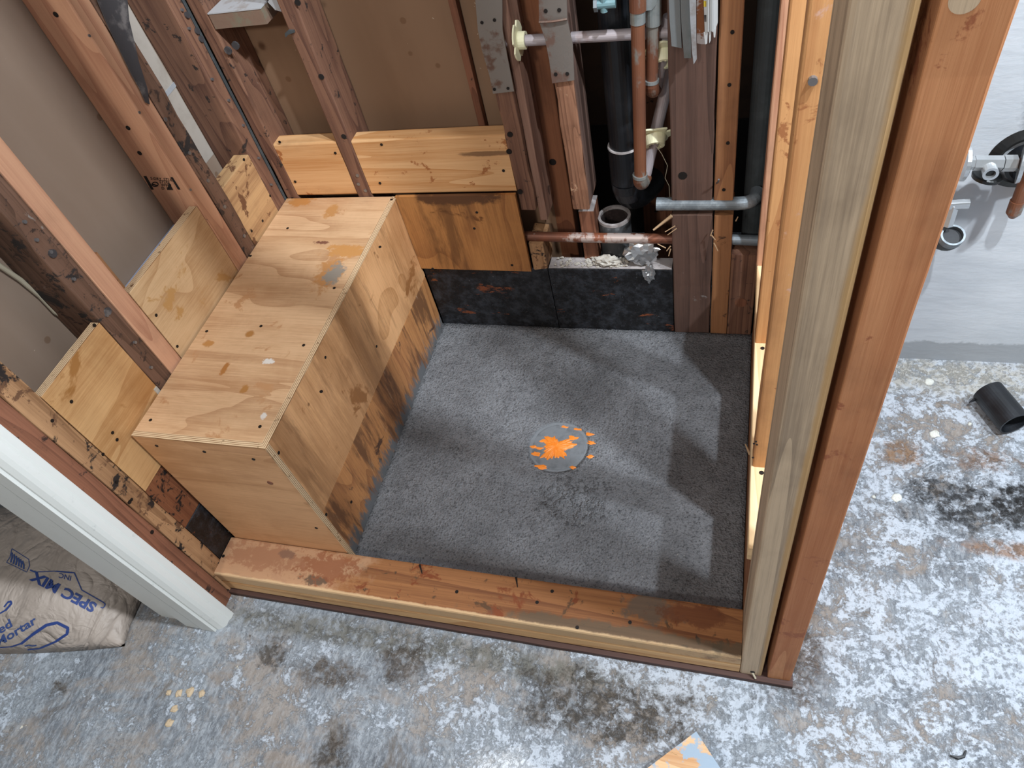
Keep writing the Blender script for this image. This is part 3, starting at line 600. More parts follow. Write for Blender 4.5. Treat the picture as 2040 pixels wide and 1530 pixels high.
pl = obj('plywood_panel', prism([(.290, .2535), (.573, .2485), (.5745, .4685), (.290, .4685)], 'Y', -.010, -.0015), M['ply_back'], label='brown plywood panel on the back wall right of the bench', cat='panel')
on_face(pl, [(950, 423), (945, 455), (1020, 528), (862, 535)], 'Y', -.0102, (0, -1, 0), mat='hole')
t1 = obj('tarred_board', beam(.290, .6105, .0, .038, .0, .2495, 'X', r=.002, jit=.0015), M['tar_more'], label='black tarred board under the brown plywood panel, orange wood showing through', cat='board')
t2 = obj('tarred_board', beam(.612, .9015, .001, .040, .0, .2495, 'X', r=.002, jit=.0015), M['tar'], label='black tarred board with a whitish top, left of the wide dark plank', cat='board')
obj('board_top', beam(.614, .900, .002, .0395, .2493, .2510, 'X', r=.0005, jit=.0003), M['rim'], t2, label='whitish dusty top edge')
# grey mortar rim
obj('copper_pipe', tube([(.560, .0185, .3325), (.74, .0185, .327), (.95, .0185, .3235)], .0113), M['copper_clean'], label='bright copper pipe running level across the foot of the back wall', cat='pipe')
# its grey continuation right of the plank
obj('galvanised_pipe', tube([(.975, .021, .3235), (1.10, .021, .3165)], .0113), M['galv'], label='thin grey pipe continuing the copper pipe right of the wide plank', cat='pipe')
g1 = obj('galvanised_pipe', tube([(.872, .006, .428)] + arc((1.035, .006, .4265), (1.070, .006, .4265), (1.070, .045, .4265), 6), .0135), M['galv'], label='thick galvanised pipe crossing the gap in the wide dark plank', cat='pipe')
obj('steel_pipe', tube([(1.070, .08, FZ), (1.070, .08, HT)], .0245, 24), M['galv_dark'], label='tall grey steel pipe in the dark back right corner', cat='pipe')
# drain stack
st = empty('drain_stack', (.80, .065, .33), 'black plastic drain pipe coming down behind the copper pipes', 'pipe')
obj('pipe', tube([(.803, .068, .52), (.806, .068, HT)], .0300, 32), M['abs'], st)
obj('coupling', tube([(.8028, .068, .448), (.803, .068, .530), (.803, .068, .5315)], [.0335, .0335, .031], 32), M['abs'], st)
obj('coupling_rim', tube([(.803, .068, .530), (.803, .068, .5328)], [.0345, .0335], 32), M['rim'], st, label='glossy white glue line')
obj('elbow', tube(arc((.8028, .068, .449), (.803, .068, .37), (.835, .21, .34), 8), .0335, 28), M['abs'], st)
sp0, sp1 = at(1223.5, 430, 'Y', .078), at(1226, 500, 'Y', .078); SX = sp0.x
so = obj('drain_stub', tube([(SX, .078, FZ), (SX, .078, sp0.z)], .0368, 36, wall=.005), M['stub'], label='short open grey drain stub with a whitish rim below the black pipe', cat='pipe')
obj('rim', tube([(SX, .078, sp0.z - .005), (SX, .078, sp0.z + .002)], .0374, 36, wall=.0060), M['rim'], so, label='rough white rim')
obj('inside', tube([(SX, .078, sp0.z - .10), (SX, .078, sp0.z - .006)], .0315, 24, wall=.001), M['rust_in'], so, label='dark rusty inside')
obj('debris_inside', tube([(SX, .078, sp0.z - .055), (SX, .078, sp0.z - .053)], .0305, 24), M['rust_in'], so, label='dark debris inside')
# copper risers and their level runs
c1 = empty('copper_pipe', (.846, -.02, .47), 'front copper riser turning back through the lower cream clamp', 'pipe', None)
obj('riser', tube([(.845, -.018, .50), (.858, -.018, .86), (.870, -.018, 1.6)], .0118), M['copper'], c1)
obj('elbow', tube(arc((.8445, -.018, .515), (.8440, -.018, .484), (.8485, .020, .484), 8), .0142), M['copper'], c1)
obj('solder_ring', tube([(.8449, -.018, .513), (.8452, -.018, .519)], .0148), M['solder'], c1, label='silver solder ring')
obj('solder_ring', tube([(.8565, -.018, .815), (.8575, -.018, .845)], .0128), M['solder'], c1, label='silver solder drip')
obj('coupling', tube([(.8575, -.018, .835), (.8595, -.018, .89)], .0140), M['copper'], c1)
R2 = [Vector((.8485, .018, .484)), at(1340, 122, 'Y', .08)]
obj('level_run', tube(R2, .0115), M['copper_white'], c1, label='whitish dusty copper')
c2 = empty('copper_pipe', (.872, -.02, .67), 'rear copper riser turning back through the upper cream clamp', 'pipe', None)
obj('riser', tube([(.872, .005, .69), (.882, .005, .86), (.893, .005, 1.6)], .0108), M['copper'], c2)
obj('elbow', tube(arc((.8715, .005, .70), (.871, .005, .668), (.875, .044, .668), 8), .0132), M['copper'], c2)
obj('solder_ring', tube([(.8716, .005, .697), (.8719, .005, .703)], .0138), M['solder'], c2, label='silver solder ring')
obj('coupling', tube([(.8790, .005, .80), (.8815, .005, .86)], .0135), M['solder'], c2, label='greenish corroded coupling')
R1 = [Vector((.8755, .034, .668)), at(1334, 32, 'Y', .03)]
obj('level_run', tube(R1, .0115), M['copper_white'], c2, label='whitish dusty copper')
# level pipe across
obj('copper_pipe', tube([(.602, .022, .783), (.75, .022, .780), (.915, .022, .776)], .0098), M['copper_white'], label='whitish level copper pipe crossing in front of the black drain pipe', cat='pipe')
def clamp(run, t_, lab, seed, spin):
    d = Vector((.12, -.80, -.58)).normalized(); c = run[0].lerp(run[1], t_); u = d.cross(Vector((0, 0, 1))).normalized(); v = u.cross(d)
    fr = Matrix((u, v, d)).transposed().to_4x4(); fr.translation = c
    t = empty('pipe_clamp', c, lab, 'clamp')
    def put(name, bm): bmesh.ops.transform(bm, matrix=fr, verts=bm.verts); obj(name, bm, M['clamp'], t)
    put('collar', tube([(0, 0, .020), (0, 0, .012), (0, 0, 0)], [.0185, .0205, .0225], 28, wall=.006))
    R_ = [.034, .036, .032, .027, .030, .036, .036, .030, .026, .031, .036, .034, .028, .026, .030, .033]
    n = 64; A = []
    for k in range(n):
        f = k / n * len(R_); i = int(f); r0 = R_[i % len(R_)]; r1 = R_[(i + 1) % len(R_)]; r = r0 + (r1 - r0) * (f - i); a = 2 * math.pi * k / n + spin
        if 20 <= k <= 22 or 50 <= k <= 51: r *= .70
        A.append((1.1 * r * math.cos(a), 1.1 * r * math.sin(a)))
    put('flange', prism(A, 'Z', -.003, .0005))
    for k in range(10):
        a = 2 * math.pi * k / 10; cc, s_ = math.cos(a) * .0132, math.sin(a) * .0132
        put('tooth', beam(cc - .0016, cc + .0016, s_ - .0016, s_ + .0016, .0185, .0205, r=.0004))
    return t
clamp(R2, .38, 'lower cream plastic clamp round the copper pipe of the front riser', 1, .4)
clamp(R1, .50, 'upper cream plastic clamp round the copper pipe of the rear riser', 2, 1.2)
c3 = empty('pipe_clamp', (.618, .022, .783), 'cream plastic clamp on the level pipe beside the left nail plate', 'clamp')
pts = [(.022 + r * math.cos(a) * 1.0, .783 + r * math.sin(a)) for a, r in [(2 * math.pi * k / 24, .034 if k % 6 else .024) for k in range(24)]]
obj('flange', prism(pts, 'X', .6315, .6345), M['clamp'], c3); obj('collar', tube([(.634, .022, .783), (.648, .022, .7827)], .0155, 20, wall=.005), M['clamp'], c3)
# nail plates
def plate(name, P, mat, lab, y=-.0045):
    q = [at(x, yy, 'Y', y) for x, yy in P]; return obj(name, prism([(a.x, a.z) for a in q], 'Y', y, y + .002), M[mat], label=lab, cat='nail plate')
n1 = plate('nail_plate', [(941, -70), (1000, -70), (1001, 60), (1010, 110), (1021, 165), (1024, 182), (982, 187), (975, 150), (960, 100), (952, 60)], 'plate', 'grey rusty metal plate nailed over the left cut stud')
n2 = plate('nail_plate', [(1072, -70), (1127, -70), (1130, 38), (1141, 90), (1143, 130), (1144, 160), (1100, 166), (1094, 120), (1086, 80), (1074, 42)], 'plate_b', 'bent metal plate nailed over the torn right cut stud', -.006)
obj('plate_lip', tube([at(1074, 44, 'Y', -.009), at(1100, 43, 'Y', -.010), at(1130, 38, 'Y', -.009)], .0022, 8), M['plate_b'], n2, label='curled lip')
on_face(n1, [(985, 178), (1012, 176), (960, 45), (985, 40)], 'Y', -.005, (0, -1, 0), name='nail', r=.003, mat='screw')
on_face(n2, [(1107, 148), (1130, 147), (1087, 22), (1114, 20)], 'Y', -.0065, (0, -1, 0), name='nail', r=.0035, mat='hole')
# painted block and scraps at the top left
def hang(name, P, y, th, mat, lab, cat):
    q = [at(a, b, 'Y', y) for a, b in P]; return obj(name, prism([(c.x, c.z) for c in q], 'Y', y, y + th), M[mat], label=lab, cat=cat)
bk = obj('blocking_board', prism([(-.001, .864), (.085, .864), (.085, .893), (-.001, .893)], 'X', .0365, .154), M['mossy'], label='stained block with a pale painted top between the back studs at the picture top', cat='blocking')
obj('painted_top', prism([(-.002, .8925), (.0855, .8925), (.0855, .8948), (-.002, .8948)], 'X', .0360, .1545), M['block_paint'], bk, label='pale grey painted top')
def crumple(name, c, r, mat, lab, cat, sc=(1, 1, 1), amp=.45, fr=3, seed=0, sub=4, smooth=False, parent=None):
    bm = bmesh.new(); bmesh.ops.create_icosphere(bm, subdivisions=sub, radius=1)
    for v in bm.verts:
        d = v.co.normalized(); n0 = 1 - abs(noise.noise(d * fr + Vector((seed, 0, 0)))) * 2; n1_ = noise.noise(d * fr * 2.7 + Vector((0, seed, 0)))
        k = r * (1 + amp * (n0 - .5) + amp * .6 * n1_); v.co = Vector((c[0] + d.x * k * sc[0], c[1] + d.y * k * sc[1], c[2] + d.z * k * sc[2]))
    return obj(name, bm, M[mat], parent, label=lab, cat=cat, smooth=smooth)
hang('flashing_scrap', [(533, 4), (540, -6), (562, -6), (568, 8), (560, 12), (563, 24), (548, 20), (541, 12)], .012, .0015, 'block_paint', 'torn grey metal scrap between the painted block and the knotty stud', 'metal scrap')
q = at(575, 73, 'Y', -.004); obj('metal_tab', prism([(.184, .838), (.192, .843), (.207, .846), (.207, .850), (.196, .851), (.186, .846)], 'Y', -.006, -.002), M['galv_dark'], label='small grey metal tab sticking out of the knotty stud', cat='metal scrap')
# lath, bead, plastic at the top right
hang('flashing_strip', [(1330, -60), (1352, -60), (1358, 96), (1338, 92), (1334, 40)], -.012, .004, 'grey_cloth', 'bluish grey flashing strip right of the copper risers', 'flashing')
hang('flashing_strip', [(1353, -60), (1374, -60), (1377, 80), (1377, 116), (1363, 116), (1358, 60)], -.016, .003, 'grey_cloth', 'greenish grey flashing strip beside the white torn bead', 'flashing')
hang('corner_bead', [(1371, -60), (1386, -60), (1387, 80), (1388, 118), (1382, 128), (1379, 105), (1375, 40)], -.026, .003, 'whitemetal', 'white torn corner bead ending in a point', 'bead')
lb = hang('rusty_lath', [(1387, -60), (1399, -60), (1403, 60), (1408, 88), (1398, 88), (1388, 86)], -.022, .004, 'rust', 'rusty lath strip between the white bead and the white plastic grille', 'lath')
vg = hang('plastic_grille', [(1400, -60), (1430, -60), (1430, 45), (1424, 62), (1404, 64)], -.030, .003, 'whiteplastic', 'white plastic grille piece beside the orange-brown stud', 'grille')
for a, b in ((1411, 1413), (1419, 1421)):
    q = [at(*p, 'Y', -.032) for p in ((a, -60), (b, -60), (b, 62), (a, 63))]; obj('rib', prism([(c.x, c.z) for c in q], 'Y', -.034, -.030), M['whiteplastic'], vg)
for (x, y, ww, hh, mt) in ((1402, 2, 5, 11, 'yellow'), (1403, 30, 4, 13, 'tarpaper')):
    q = [at(*p, 'Y', -.0305) for p in ((x, y), (x + ww, y), (x + ww, y + hh), (x, y + hh))]; obj('sticker', prism([(c.x, c.z) for c in q], 'Y', -.0312, -.0302), M[mt], vg, label='yellow sticker' if mt == 'yellow' else 'black square')
for P in (((1402, 64), (1410, 64), (1409, 86), (1405, 88)), ((1412, 62), (1417, 62), (1416, 80), (1413, 86)), ((1421, 62), (1427, 55), (1425, 74), (1422, 74))):
    q = [at(*p, 'Y', -.030) for p in P]; obj('torn_shard', prism([(c.x, c.z) for c in q], 'Y', -.031, -.029), M['whiteplastic'], vg)
vt = empty('shutoff_valve', (.80, -.012, .86), 'small blue-grey valve in front of the black pipe at the picture top', 'valve')
vp = at(1205, 8, 'Y', -.012)
obj('body', tube([vp + Vector((-.012, 0, 0)), vp + Vector((.018, 0, 0))], .0075, 12), M['teal'], vt); obj('stem', tube([vp + Vector((-.002, 0, -.012)), vp + Vector((-.002, 0, .04))], .0065, 12), M['teal'], vt)
obj('nut', tube([vp + Vector((-.018, 0, 0)), vp + Vector((-.012, 0, 0))], .011, 6), M['galv'], vt)
hang('green_wrap', [(1283, -60), (1312, -60), (1308, 8), (1298, 20), (1284, 22)], -.012, .010, 'grey_cloth', 'torn greenish wrap round the top of the rear copper riser', 'wrap')

# foil, crumbs, splinters on the ledge
crumple('foil_ball', (.832, .018, .286), .026, 'foil', 'crumpled silver foil on the black board right of the open drain stub', 'foil', (1.35, .7, 1.25), .42, 2.6, 2, 3)
fo = C.objects['foil_ball']
crumple('foil_fold', (.850, -.006, .243), .014, 'foil', None, None, (.8, .35, 1.6), .7, 3, 9, 3, parent=fo)
random.seed(5)
bm = bmesh.new()
for k in range(230):
    x = random.uniform(.625, .80); x = x if random.random() < .35 else random.uniform(.70, .80)
    y = random.uniform(.004, .036); r = random.uniform(.0012, .0042); z = .2512 + r * .6 + (random.random() < .3) * .004
    b = bmesh.new(); bmesh.ops.create_icosphere(b, subdivisions=1, radius=r)
    for v in b.verts: v.co = Vector((x, y, z)) + Vector((v.co.x * random.uniform(.8, 1.8), v.co.y, v.co.z * .7)) * random.uniform(.7, 1.2)
    me = bpy.data.meshes.new('x'); b.to_mesh(me); b.free(); bm.from_mesh(me); bpy.data.meshes.remove(me)
obj('plaster_crumbs', bm, M['crumb'], label='pile of white plaster crumbs on the black board below the drain stub', cat='plaster crumbs', kind='stuff')
crumple('mortar_lump', (.752, .016, .262), .016, 'crumb', 'pale mortar lump in the crumbs in front of the drain stub', 'mortar lump', (1.6, .8, .7), .6, 3, 4, 3)
SPL = ['long pale splinter in front of the wide plank, under the galvanised pipe', 'torn splinter just above the copper pipe at the wide plank, upper of two',
       'torn splinter just above the copper pipe at the wide plank, lower of two', 'torn splinter just below the copper pipe, nearest the silver foil', 'upright torn splinter below the copper pipe at the wide plank, upper of two',
       'upright torn splinter below the copper pipe at the wide plank, lower of two', 'torn splinter right of the wide plank at the level of the thin grey pipe', 'lowest splinter right of the wide plank, below the thin grey pipe',
       'topmost splinter right of the wide plank, above the thin grey pipe', 'small splinter hanging under the galvanised pipe by the tall grey steel pipe']
for k, (a, b, y) in enumerate([((1302, 458), (1338, 430), -.006), ((1325, 462), (1345, 450), -.012), ((1330, 468), (1348, 455), -.010), ((1310, 486), (1326, 494), -.010), ((1328, 500), (1336, 490), -.010), ((1332, 510), (1336, 496), -.010), ((1425, 478), (1417, 468), -.010), ((1430, 500), (1422, 484), -.012), ((1415, 470), (1420, 458), -.008), ((1470, 432), (1466, 440), -.01)]):
    p, q = at(*a, 'Y', y - .004), at(*b, 'Y', y); r0 = .0042 if k == 0 else .0016
    obj('splinter', tube([p, q], [r0 * .6, r0], 5), M['splinter'], label=SPL[k], cat='splinter', group=None if k == 0 else 'splinters round the pipe holes')
hb = [at(x, y, 'Y', .02) for x, y in ((1308, 292), (1318, 306), (1330, 330), (1325, 355), (1333, 370), (1335, 400), (1345, 412))]
obj('string', tube(hb, .0007, 6), M['wire'], label='thin string hanging from the lower cream clamp', cat='string')

# ------------------------------------------------------------------ right wall on its knee
KZ = .310
obj('knee_board', beam(1.0865, 1.122, -.6965, -.001, .0, KZ - .0385, 'Y', r=.002), M['knee_in'], label='tall brown board forming the inner face under the right wall', cat='board')
obj('knee_board', beam(1.1315, 1.167, -.6965, -.001, FZ, KZ - .0385, 'Y', r=.002), M['knee_in'], label='tall brown board on the outer side under the right wall', cat='board')
kp_ = obj('bottom_plate', beam(1.080, 1.169, -.6965, -.002, KZ - .038, KZ, 'Y', r=.0025), M['knee_top'], label='pale bottom plate under the studs of the right wall', cat='lumber')
screws(kp_, [at(1517, 942, 'Z', KZ), at(1519, 694, 'Z', KZ)], (0, 0, 1), name='nail', r=.004)
sc_ = stud('wall_stud', 1.0825, 1.1715, -.546, -.508, KZ + .0005, HT, 'orange_face', 'orange stud of the right wall with a nail, nearest to the grey post', .0008)
on_face(sc_, [(1619, 159)], 'Y', -.5465, (0, -1, 0), name='nail', r=.0045, mat='nail', th=.004)
on_face(sc_, [(1506, 880), (1502, 884), (1508, 886), (1500, 912)], 'Y', -.5465, (0, -1, 0), name='nail_hole', r=.0018, mat='hole', th=.0003)
sb_ = stud('wall_stud', 1.0805, 1.1695, -.267, -.229, KZ + .0005, HT, 'orange_face', 'tan stud in the middle of the right wall', .0008)
sa_ = stud('wall_stud', 1.0785, 1.1675, -.050, -.004, KZ + .0005, HT, 'new_pink', 'pale stud of the right wall against the back wall', .0008)
P1 = stud('end_post', 1.0862, 1.1242, -.786, -.698, 0, HT, 'post_grey', 'weathered grey-tan end post at the right end of the curb', r=.004, cat='post')
P2 = stud('end_post', 1.1335, 1.1720, -.786, -.698, 0, HT, 'post_red', 'reddish orange end post right of the grey post', .0006, r=.002, cat='post')
nl = at(1499, 1340, 'Y', -.7865); obj('nail', tube([nl, nl + Vector((.006, -.006, -.010))], .0018, 8), M['wire'], P1); obj('nail_hole', disc(nl + Vector((0, 0, .003)), (0, -1, 0), .004, .0004), M['hole'], P1)
kk = at(1922, -2, 'Y', -.7865); obj('knot', tube([kk, kk + Vector((0, -.0006, 0))], .008, 28), M['post_grey'], P2)
obj('splinter', tube([at(1485, 885, 'Z', .27), at(1494, 906, 'Z', .27)], [.001, .0022], 5), M['splinter'], C.objects['knee_board'])

# ------------------------------------------------------------------ white door casing
jm = empty('door_jamb', (-.05, -.85, FZ), 'white painted door jamb and casing standing left of the curb', 'door jamb')
obj('casing', prism([(.020, -.831), (.027, -.834), (.027, -.846), (.024, -.850), (.024, -.862), (.019, -.868), (.010, -.874), (.006, -.874), (.006, -.831)], 'Z', FZ, HT), M['white_paint'], jm)
obj('jamb', prism([(.005, -.8305), (.005, -.880), (-.030, -.880), (-.030, -.868), (-.145, -.868), (-.145, -.8305)], 'Z', FZ, HT), M['white_paint'], jm)
obj('door_stop', prism([(-.034, -.8685), (-.034, -.879), (-.072, -.879), (-.076, -.8685)], 'Z', FZ, HT), M['white_paint'], jm)

# ------------------------------------------------------------------ mortar sack
x1, x0, ya, yb = -.205, -.98, -.60, -.952
def sack_z(x, y):
    u = (x - x0) / (x1 - x0); v = (y - yb) / (ya - yb); u = min(max(u, 0), 1); v = min(max(v, 0), 1)
    h = .125 * (1 - abs(2 * u - 1) ** 4.2) ** .75 * (1 - abs(2 * v - 1) ** 3.4) ** .62
    return FZ + .004 + h + .004 * noise.noise(Vector((x * 9, y * 5, 1))) * (h / .1)
def bow(x, y):
    """corners of the sack stick out, the long sides draw in"""
    u = (x - x0) / (x1 - x0); v = (y - yb) / (ya - yb)
    y = y + .17 * (x - x1)
    return Vector((x + .022 * (abs(2 * v - 1) ** 3 - .5) * (1 if u > .5 else -1) * abs(2 * u - 1) ** 3, y - .018 * (abs(2 * u - 1) ** 3 - .6) * (1 if v < .5 else -1) * abs(2 * v - 1) ** 3 * -1, 0))
bm = bmesh.new(); nu, nv = 80, 48; top = []; bot = []
for j in range(nv + 1):
    rt = []; rb = []
    for i in range(nu + 1):
        x = x0 + (x1 - x0) * i / nu; y = yb + (ya - yb) * j / nv; b = bow(x, y); z = sack_z(x, y)
        e = i in (0, nu) or j in (0, nv)
        vt_ = bm.verts.new((b.x, b.y, z)); rt.append(vt_); rb.append(vt_ if e else bm.verts.new((b.x, b.y, FZ + .001)))
    top.append(rt); bot.append(rb)
for j in range(nv):
    for i in range(nu):
        bm.faces.new((top[j][i], top[j][i + 1], top[j + 1][i + 1], top[j + 1][i]))
        f = (bot[j][i], bot[j + 1][i], bot[j + 1][i + 1], bot[j][i + 1])
        if len(set(f)) == 4:
            try: bm.faces.new(f)
            except ValueError: pass
sk = obj('mortar_sack', bm, M['bag'], label='full tan paper sack with blue lettering on the floor behind the white jamb', cat='sack', smooth=True, base=(-.6, -.83, FZ))
from mathutils.bvhtree import BVHTree
SB = BVHTree.FromPolygons([v.co + ORG[sk] for v in sk.data.vertices], [tuple(p.vertices) for p in sk.data.polygons])
def sack_pt(px, py, lift=.0011):
    q = at(px, py, 'Z', .0); d = (q - CAM).normalized(); h = SB.ray_cast(CAM, d)
    return h[0] - d * lift if h[0] is not None else q
text_on(sk, 'lettering', 'SPEC MIX', (194, 1204), (-29.5, -15.6), (-15, 24), sack_pt, 'ink', .04, 2)
text_on(sk, 'lettering', 'INC', (143, 1148), (-14.5, -4), (-3, 13.5), sack_pt, 'ink', .01, 1)
text_on(sk, 'lettering', 'Blended', (-62, 1302), (27, -17), (-9, -21), sack_pt, 'ink2', .025, 2)
text_on(sk, 'lettering', 'Mortar', (-6, 1290), (27.5, -17), (-9, -21), sack_pt, 'ink2', .025, 2)
def ribbon(parent, P, wdt, mat, name='printed_line'):
    bm = bmesh.new(); Q = []
    for i in range(len(P) - 1):
        for t in range(6): Q.append((P[i][0] + (P[i + 1][0] - P[i][0]) * t / 6, P[i][1] + (P[i + 1][1] - P[i][1]) * t / 6))
    Q.append(P[-1]); prev = None
    for i, q in enumerate(Q):
        a = Q[max(i - 1, 0)]; b = Q[min(i + 1, len(Q) - 1)]; d = Vector((b[0] - a[0], b[1] - a[1])).normalized(); n2 = Vector((-d.y, d.x)) * wdt[min(i // 6, len(wdt) - 1)] / 2
        cur = [bm.verts.new(sack_pt(q[0] + n2.x, q[1] + n2.y)), bm.verts.new(sack_pt(q[0] - n2.x, q[1] - n2.y))]
        if prev: bm.faces.new((prev[0], cur[0], cur[1], prev[1]))
        prev = cur
    return obj(name, bm, M[mat], parent)
k5 = 5.1
c5 = lambda P: [(x / k5, 1020 + y / k5) for x, y in P]
ribbon(sk, c5([(1022, 968), (1045, 975), (1062, 958), (1068, 935), (1050, 918), (830, 793), (755, 618), (550, 600), (370, 610)]), [2.2, 2.2, 2.2, 2.2, 2.2, 2.2, 2.6, 1.6], 'ink')
ribbon(sk, c5([(0, 1378), (120, 1368), (220, 1335), (330, 1245), (470, 1150), (580, 1125), (690, 1180), (680, 1240), (560, 1320), (400, 1388), (280, 1400)]), [2, 3, 5, 6, 6, 6, 6, 5, 4, 2.5], 'ink')
ribbon(sk, c5([(0, 1030), (60, 995), (115, 930), (110, 908), (80, 915), (40, 965)]), [3, 4, 4, 4, 3], 'ink')
ribbon(sk, c5([(250, 1365), (290, 1352), (330, 1362), (370, 1356)]), [2.5], 'ink2')
pb_ = c5([(120, 372), (100, 460), (65, 510), (270, 610), (300, 545), (290, 480), (120, 372)]); ribbon(sk, pb_, [1.4], 'ink2')
for t in (.14, .28, .42, .56, .70, .84):
    a = (100 + 150 * t, 395 + 120 * t); b = (80 + 190 * t, 500 + 95 * t); ribbon(sk, c5([a, ((a[0] + b[0]) / 2 + 8, (a[1] + b[1]) / 2), b]), [3.2], 'ink2')
ribbon(sk, c5([(305, 590), (330, 600), (365, 612)]), [3], 'ink2')

# ------------------------------------------------------------------ sink plumbing on the right wall
vs = empty('stop_valve', (1.43, -.05, .55), 'chrome double stop valve with round escutcheons on the white wall', 'valve')
vb = at(1970, 325, 'Y', -.055)
a_, b_ = at(1925, 318, 'Y', -.055), at(2000, 318, 'Y', -.055)
ux = (b_ - a_).normalized()
obj('body', tube([vb - ux * .022, vb + ux * .020], .0125, 6), M['chrome'], vs)
obj('outlet', tube([vb + Vector((0, 0, -.004)), vb + Vector((0, -.022, -.004)), vb + Vector((0, -.026, -.004))], [.011, .0118, .012], 20, wall=.0045), M['chrome'], vs)
obj('inside', tube([vb + Vector((0, -.020, -.004)), vb + Vector((0, -.0205, -.004))], .0085, 16), M['dark_metal'], vs)
obj('nut', tube([vb - ux * .034, vb - ux * .022], .011, 6), M['chrome'], vs)
obj('nut', tube([vb + ux * .021, vb + ux * .040], .0135, 6), M['chrome'], vs)
obj('escutcheon', tube([vb - ux * .040, vb - ux * .034, vb - ux * .032], [.030, .030, .026], 28), M['chrome'], vs)
ex = (ux + Vector((0, -.25, .1))).normalized()
obj('escutcheon', tube([vb + ux * .046, vb + ux * .046 + ex * .006], [.034, .031], 28), M['chrome'], vs)
ov = at(1967, 349, 'Y', -.045)
hd = Vector((.15, .1, 1)).normalized()
obj('handle', tube([ov - hd * .006, ov, ov + hd * .002], [.023, .0245, .022], 28), M['dark_metal'], vs)
obj('supply_stem', tube([vb + ux * .045, vb + ux * .10], .009, 14), M['copper'], vs)
cp = [at(x, y, 'Y', -.035) for x, y in ((2075, 300), (2043, 360), (2028, 400))]
rp = empty('copper_pipe', cp[2], 'short copper pipe end hanging at the right picture edge', 'pipe')
obj('pipe', tube([cp[0], cp[1], cp[2]], .0105), M['copper'], rp); obj('cap', tube([cp[2], at(2019, 424, 'Y', -.037), at(2016, 432, 'Y', -.037)], [.0122, .012, .006]), M['copper'], rp)
wa = empty('trap_elbow', (1.425, -.04, .36), 'grey steel trap elbow with an open round mouth, right of the red post', 'pipe')
e0 = at(1899, 468, 'Y', -.075); rim_d = Vector((.02, -.42, .9)).normalized()
obj('mouth', tube([e0 - rim_d * .016, e0], .0205, 28, wall=.0035), M['galv'], wa)
obj('elbow', tube(arc(e0 - rim_d * .014, e0 - rim_d * .045, e0 + Vector((-.02, .065, -.04)), 8), [.0195] * 9, 24), M['galv_dark'], wa)
obj('inside', tube([e0 - rim_d * .010, e0 - rim_d * .0105], .0172, 24), M['abs'], wa)
obj('bracket', tube([e0 + Vector((-.012, .012, .012)), e0 + Vector((-.010, .022, .050))], .0105, 6), M['chrome'], wa)
obj('wing_nut', beam(e0.x - .026, e0.x + .014, e0.y + .012, e0.y + .024, e0.z + .046, e0.z + .060, 'X', r=.004, jit=.004, seg=.008), M['chrome'], wa)
mp = at(2045, 318, 'Y', -.004); wp = empty('wall_drain', (mp.x, -.02, mp.z), 'dark blurred round drain opening in the white wall at the right edge', 'pipe')
obj('pipe', tube([mp + Vector((.0, .002, 0)), mp + Vector((0, -.02, -.002))], .034, 32, wall=.006), M['abs'], wp); obj('collar', tube([mp + Vector((0, .0035, 0)), mp + Vector((0, -.004, 0))], [.060, .046], 40, wall=.004), M['dark_metal'], wp)
# plastic pipe offcut on the floor
pa_ = at(1968, 780, 'Z', .02); pb2 = at(2022, 845, 'Z', .02); dd = (pb2 - pa_).normalized()
pp = obj('pipe_offcut', tube([pa_, pb2], .0305, 36, wall=.0035), M['abs'], label='short black plastic pipe offcut lying on the floor by the white wall', cat='pipe')
obj('frayed_edge', tube([pa_ - dd * .002 + Vector((-.024, -.018, -.010)), pa_ + Vector((-.035, -.022, -.014))], [.004, .001], 6), M['abs'], pp)
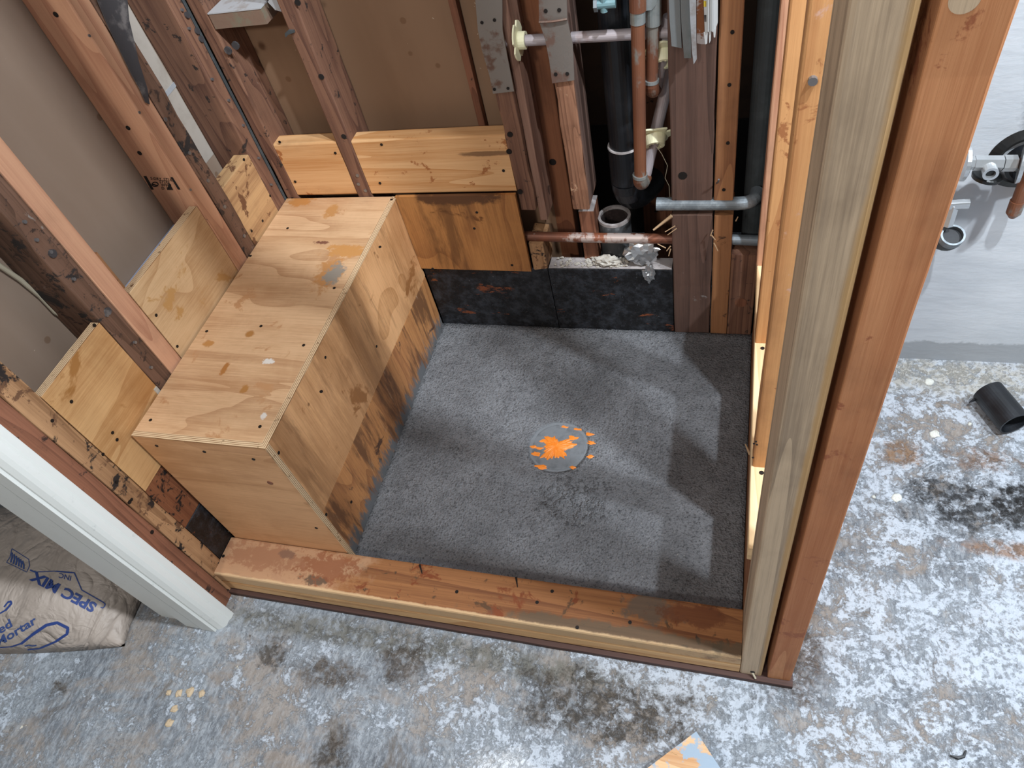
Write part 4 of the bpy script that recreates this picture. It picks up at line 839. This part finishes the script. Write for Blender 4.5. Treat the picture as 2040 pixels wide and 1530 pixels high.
# wood offcut
wq = [at(x, y, 'Z', .022) for x, y in ((1387, 1457), (1438, 1535), (1350, 1600), (1270, 1545))]
wo = obj('wood_offcut', prism([(p.x, p.y) for p in wq], 'Z', FZ, .022), M['offcut'], label='sawn wood offcut lying at the bottom edge of the picture', cat='wood offcut')
tw = [at(x, y, 'Z', FZ + .003) for x, y in ((1893, 1505), (1908, 1510), (1920, 1507), (1925, 1495))]
obj('plastic_scrap', tube(tw, [.001, .003, .0025, .001], 6), M['abs'], label='tiny curled black scrap on the white floor at lower right', cat='scrap')
random.seed(3)
def chip(px, py, r, mat, lab, cat='plaster chip', group='plaster chips on the floor'):
    p = at(px, py, 'Z', FZ); return obj('plaster_chip', splat(p.x, p.y, r, 11, FZ + .0002, .5, 1, 1, .004, int(px)), M[mat], label=lab, cat=cat, group=group)
M['chip'] = plain('cfd0c8', .8, var=.3, vs=60, c2='a9a496', name='plaster_chip'); M['chip_tan'] = plain('b8a488', .85, name='tan_chip')
for px, py, r in ((1851, 761, .009), (1863, 865, .010), (1787, 992, .010), (1740, 990, .004), (1932, 845, .004)): chip(px, py, r, 'chip', {1851: 'white round plaster blob left of the black pipe offcut, nearest the white wall', 1863: 'white round plaster blob midway between the white wall and the black floor stain', 1787: 'white plaster blob beside the left end of the black floor stain', 1740: 'tiny white plaster dot left of the black floor stain, nearest the reddish post', 1932: 'tiny white plaster dot just below the black pipe offcut'}[px], group='white plaster blobs right of the posts')
for px, py, r in ((336, 1380), (352, 1380), (380, 1378), (347, 1412), (337, 1440)) and [(336, 1380, .006), (356, 1381, .008), (379, 1378, .009), (347, 1412, .008), (337, 1440, .009), (402, 1382, .007)]: chip(px, py, r, 'chip_tan', {336: 'leftmost tan chip in the row on the floor below the white jamb', 356: 'second tan chip from the left in the row below the white jamb', 379: 'third tan chip from the left, largest of the row below the white jamb', 402: 'rightmost tan chip in the row on the floor below the white jamb', 347: 'lone tan chip just below the row of tan chips', 337: 'lowest tan chip, nearest the bottom edge of the picture'}[px], group='tan chips below the jamb')
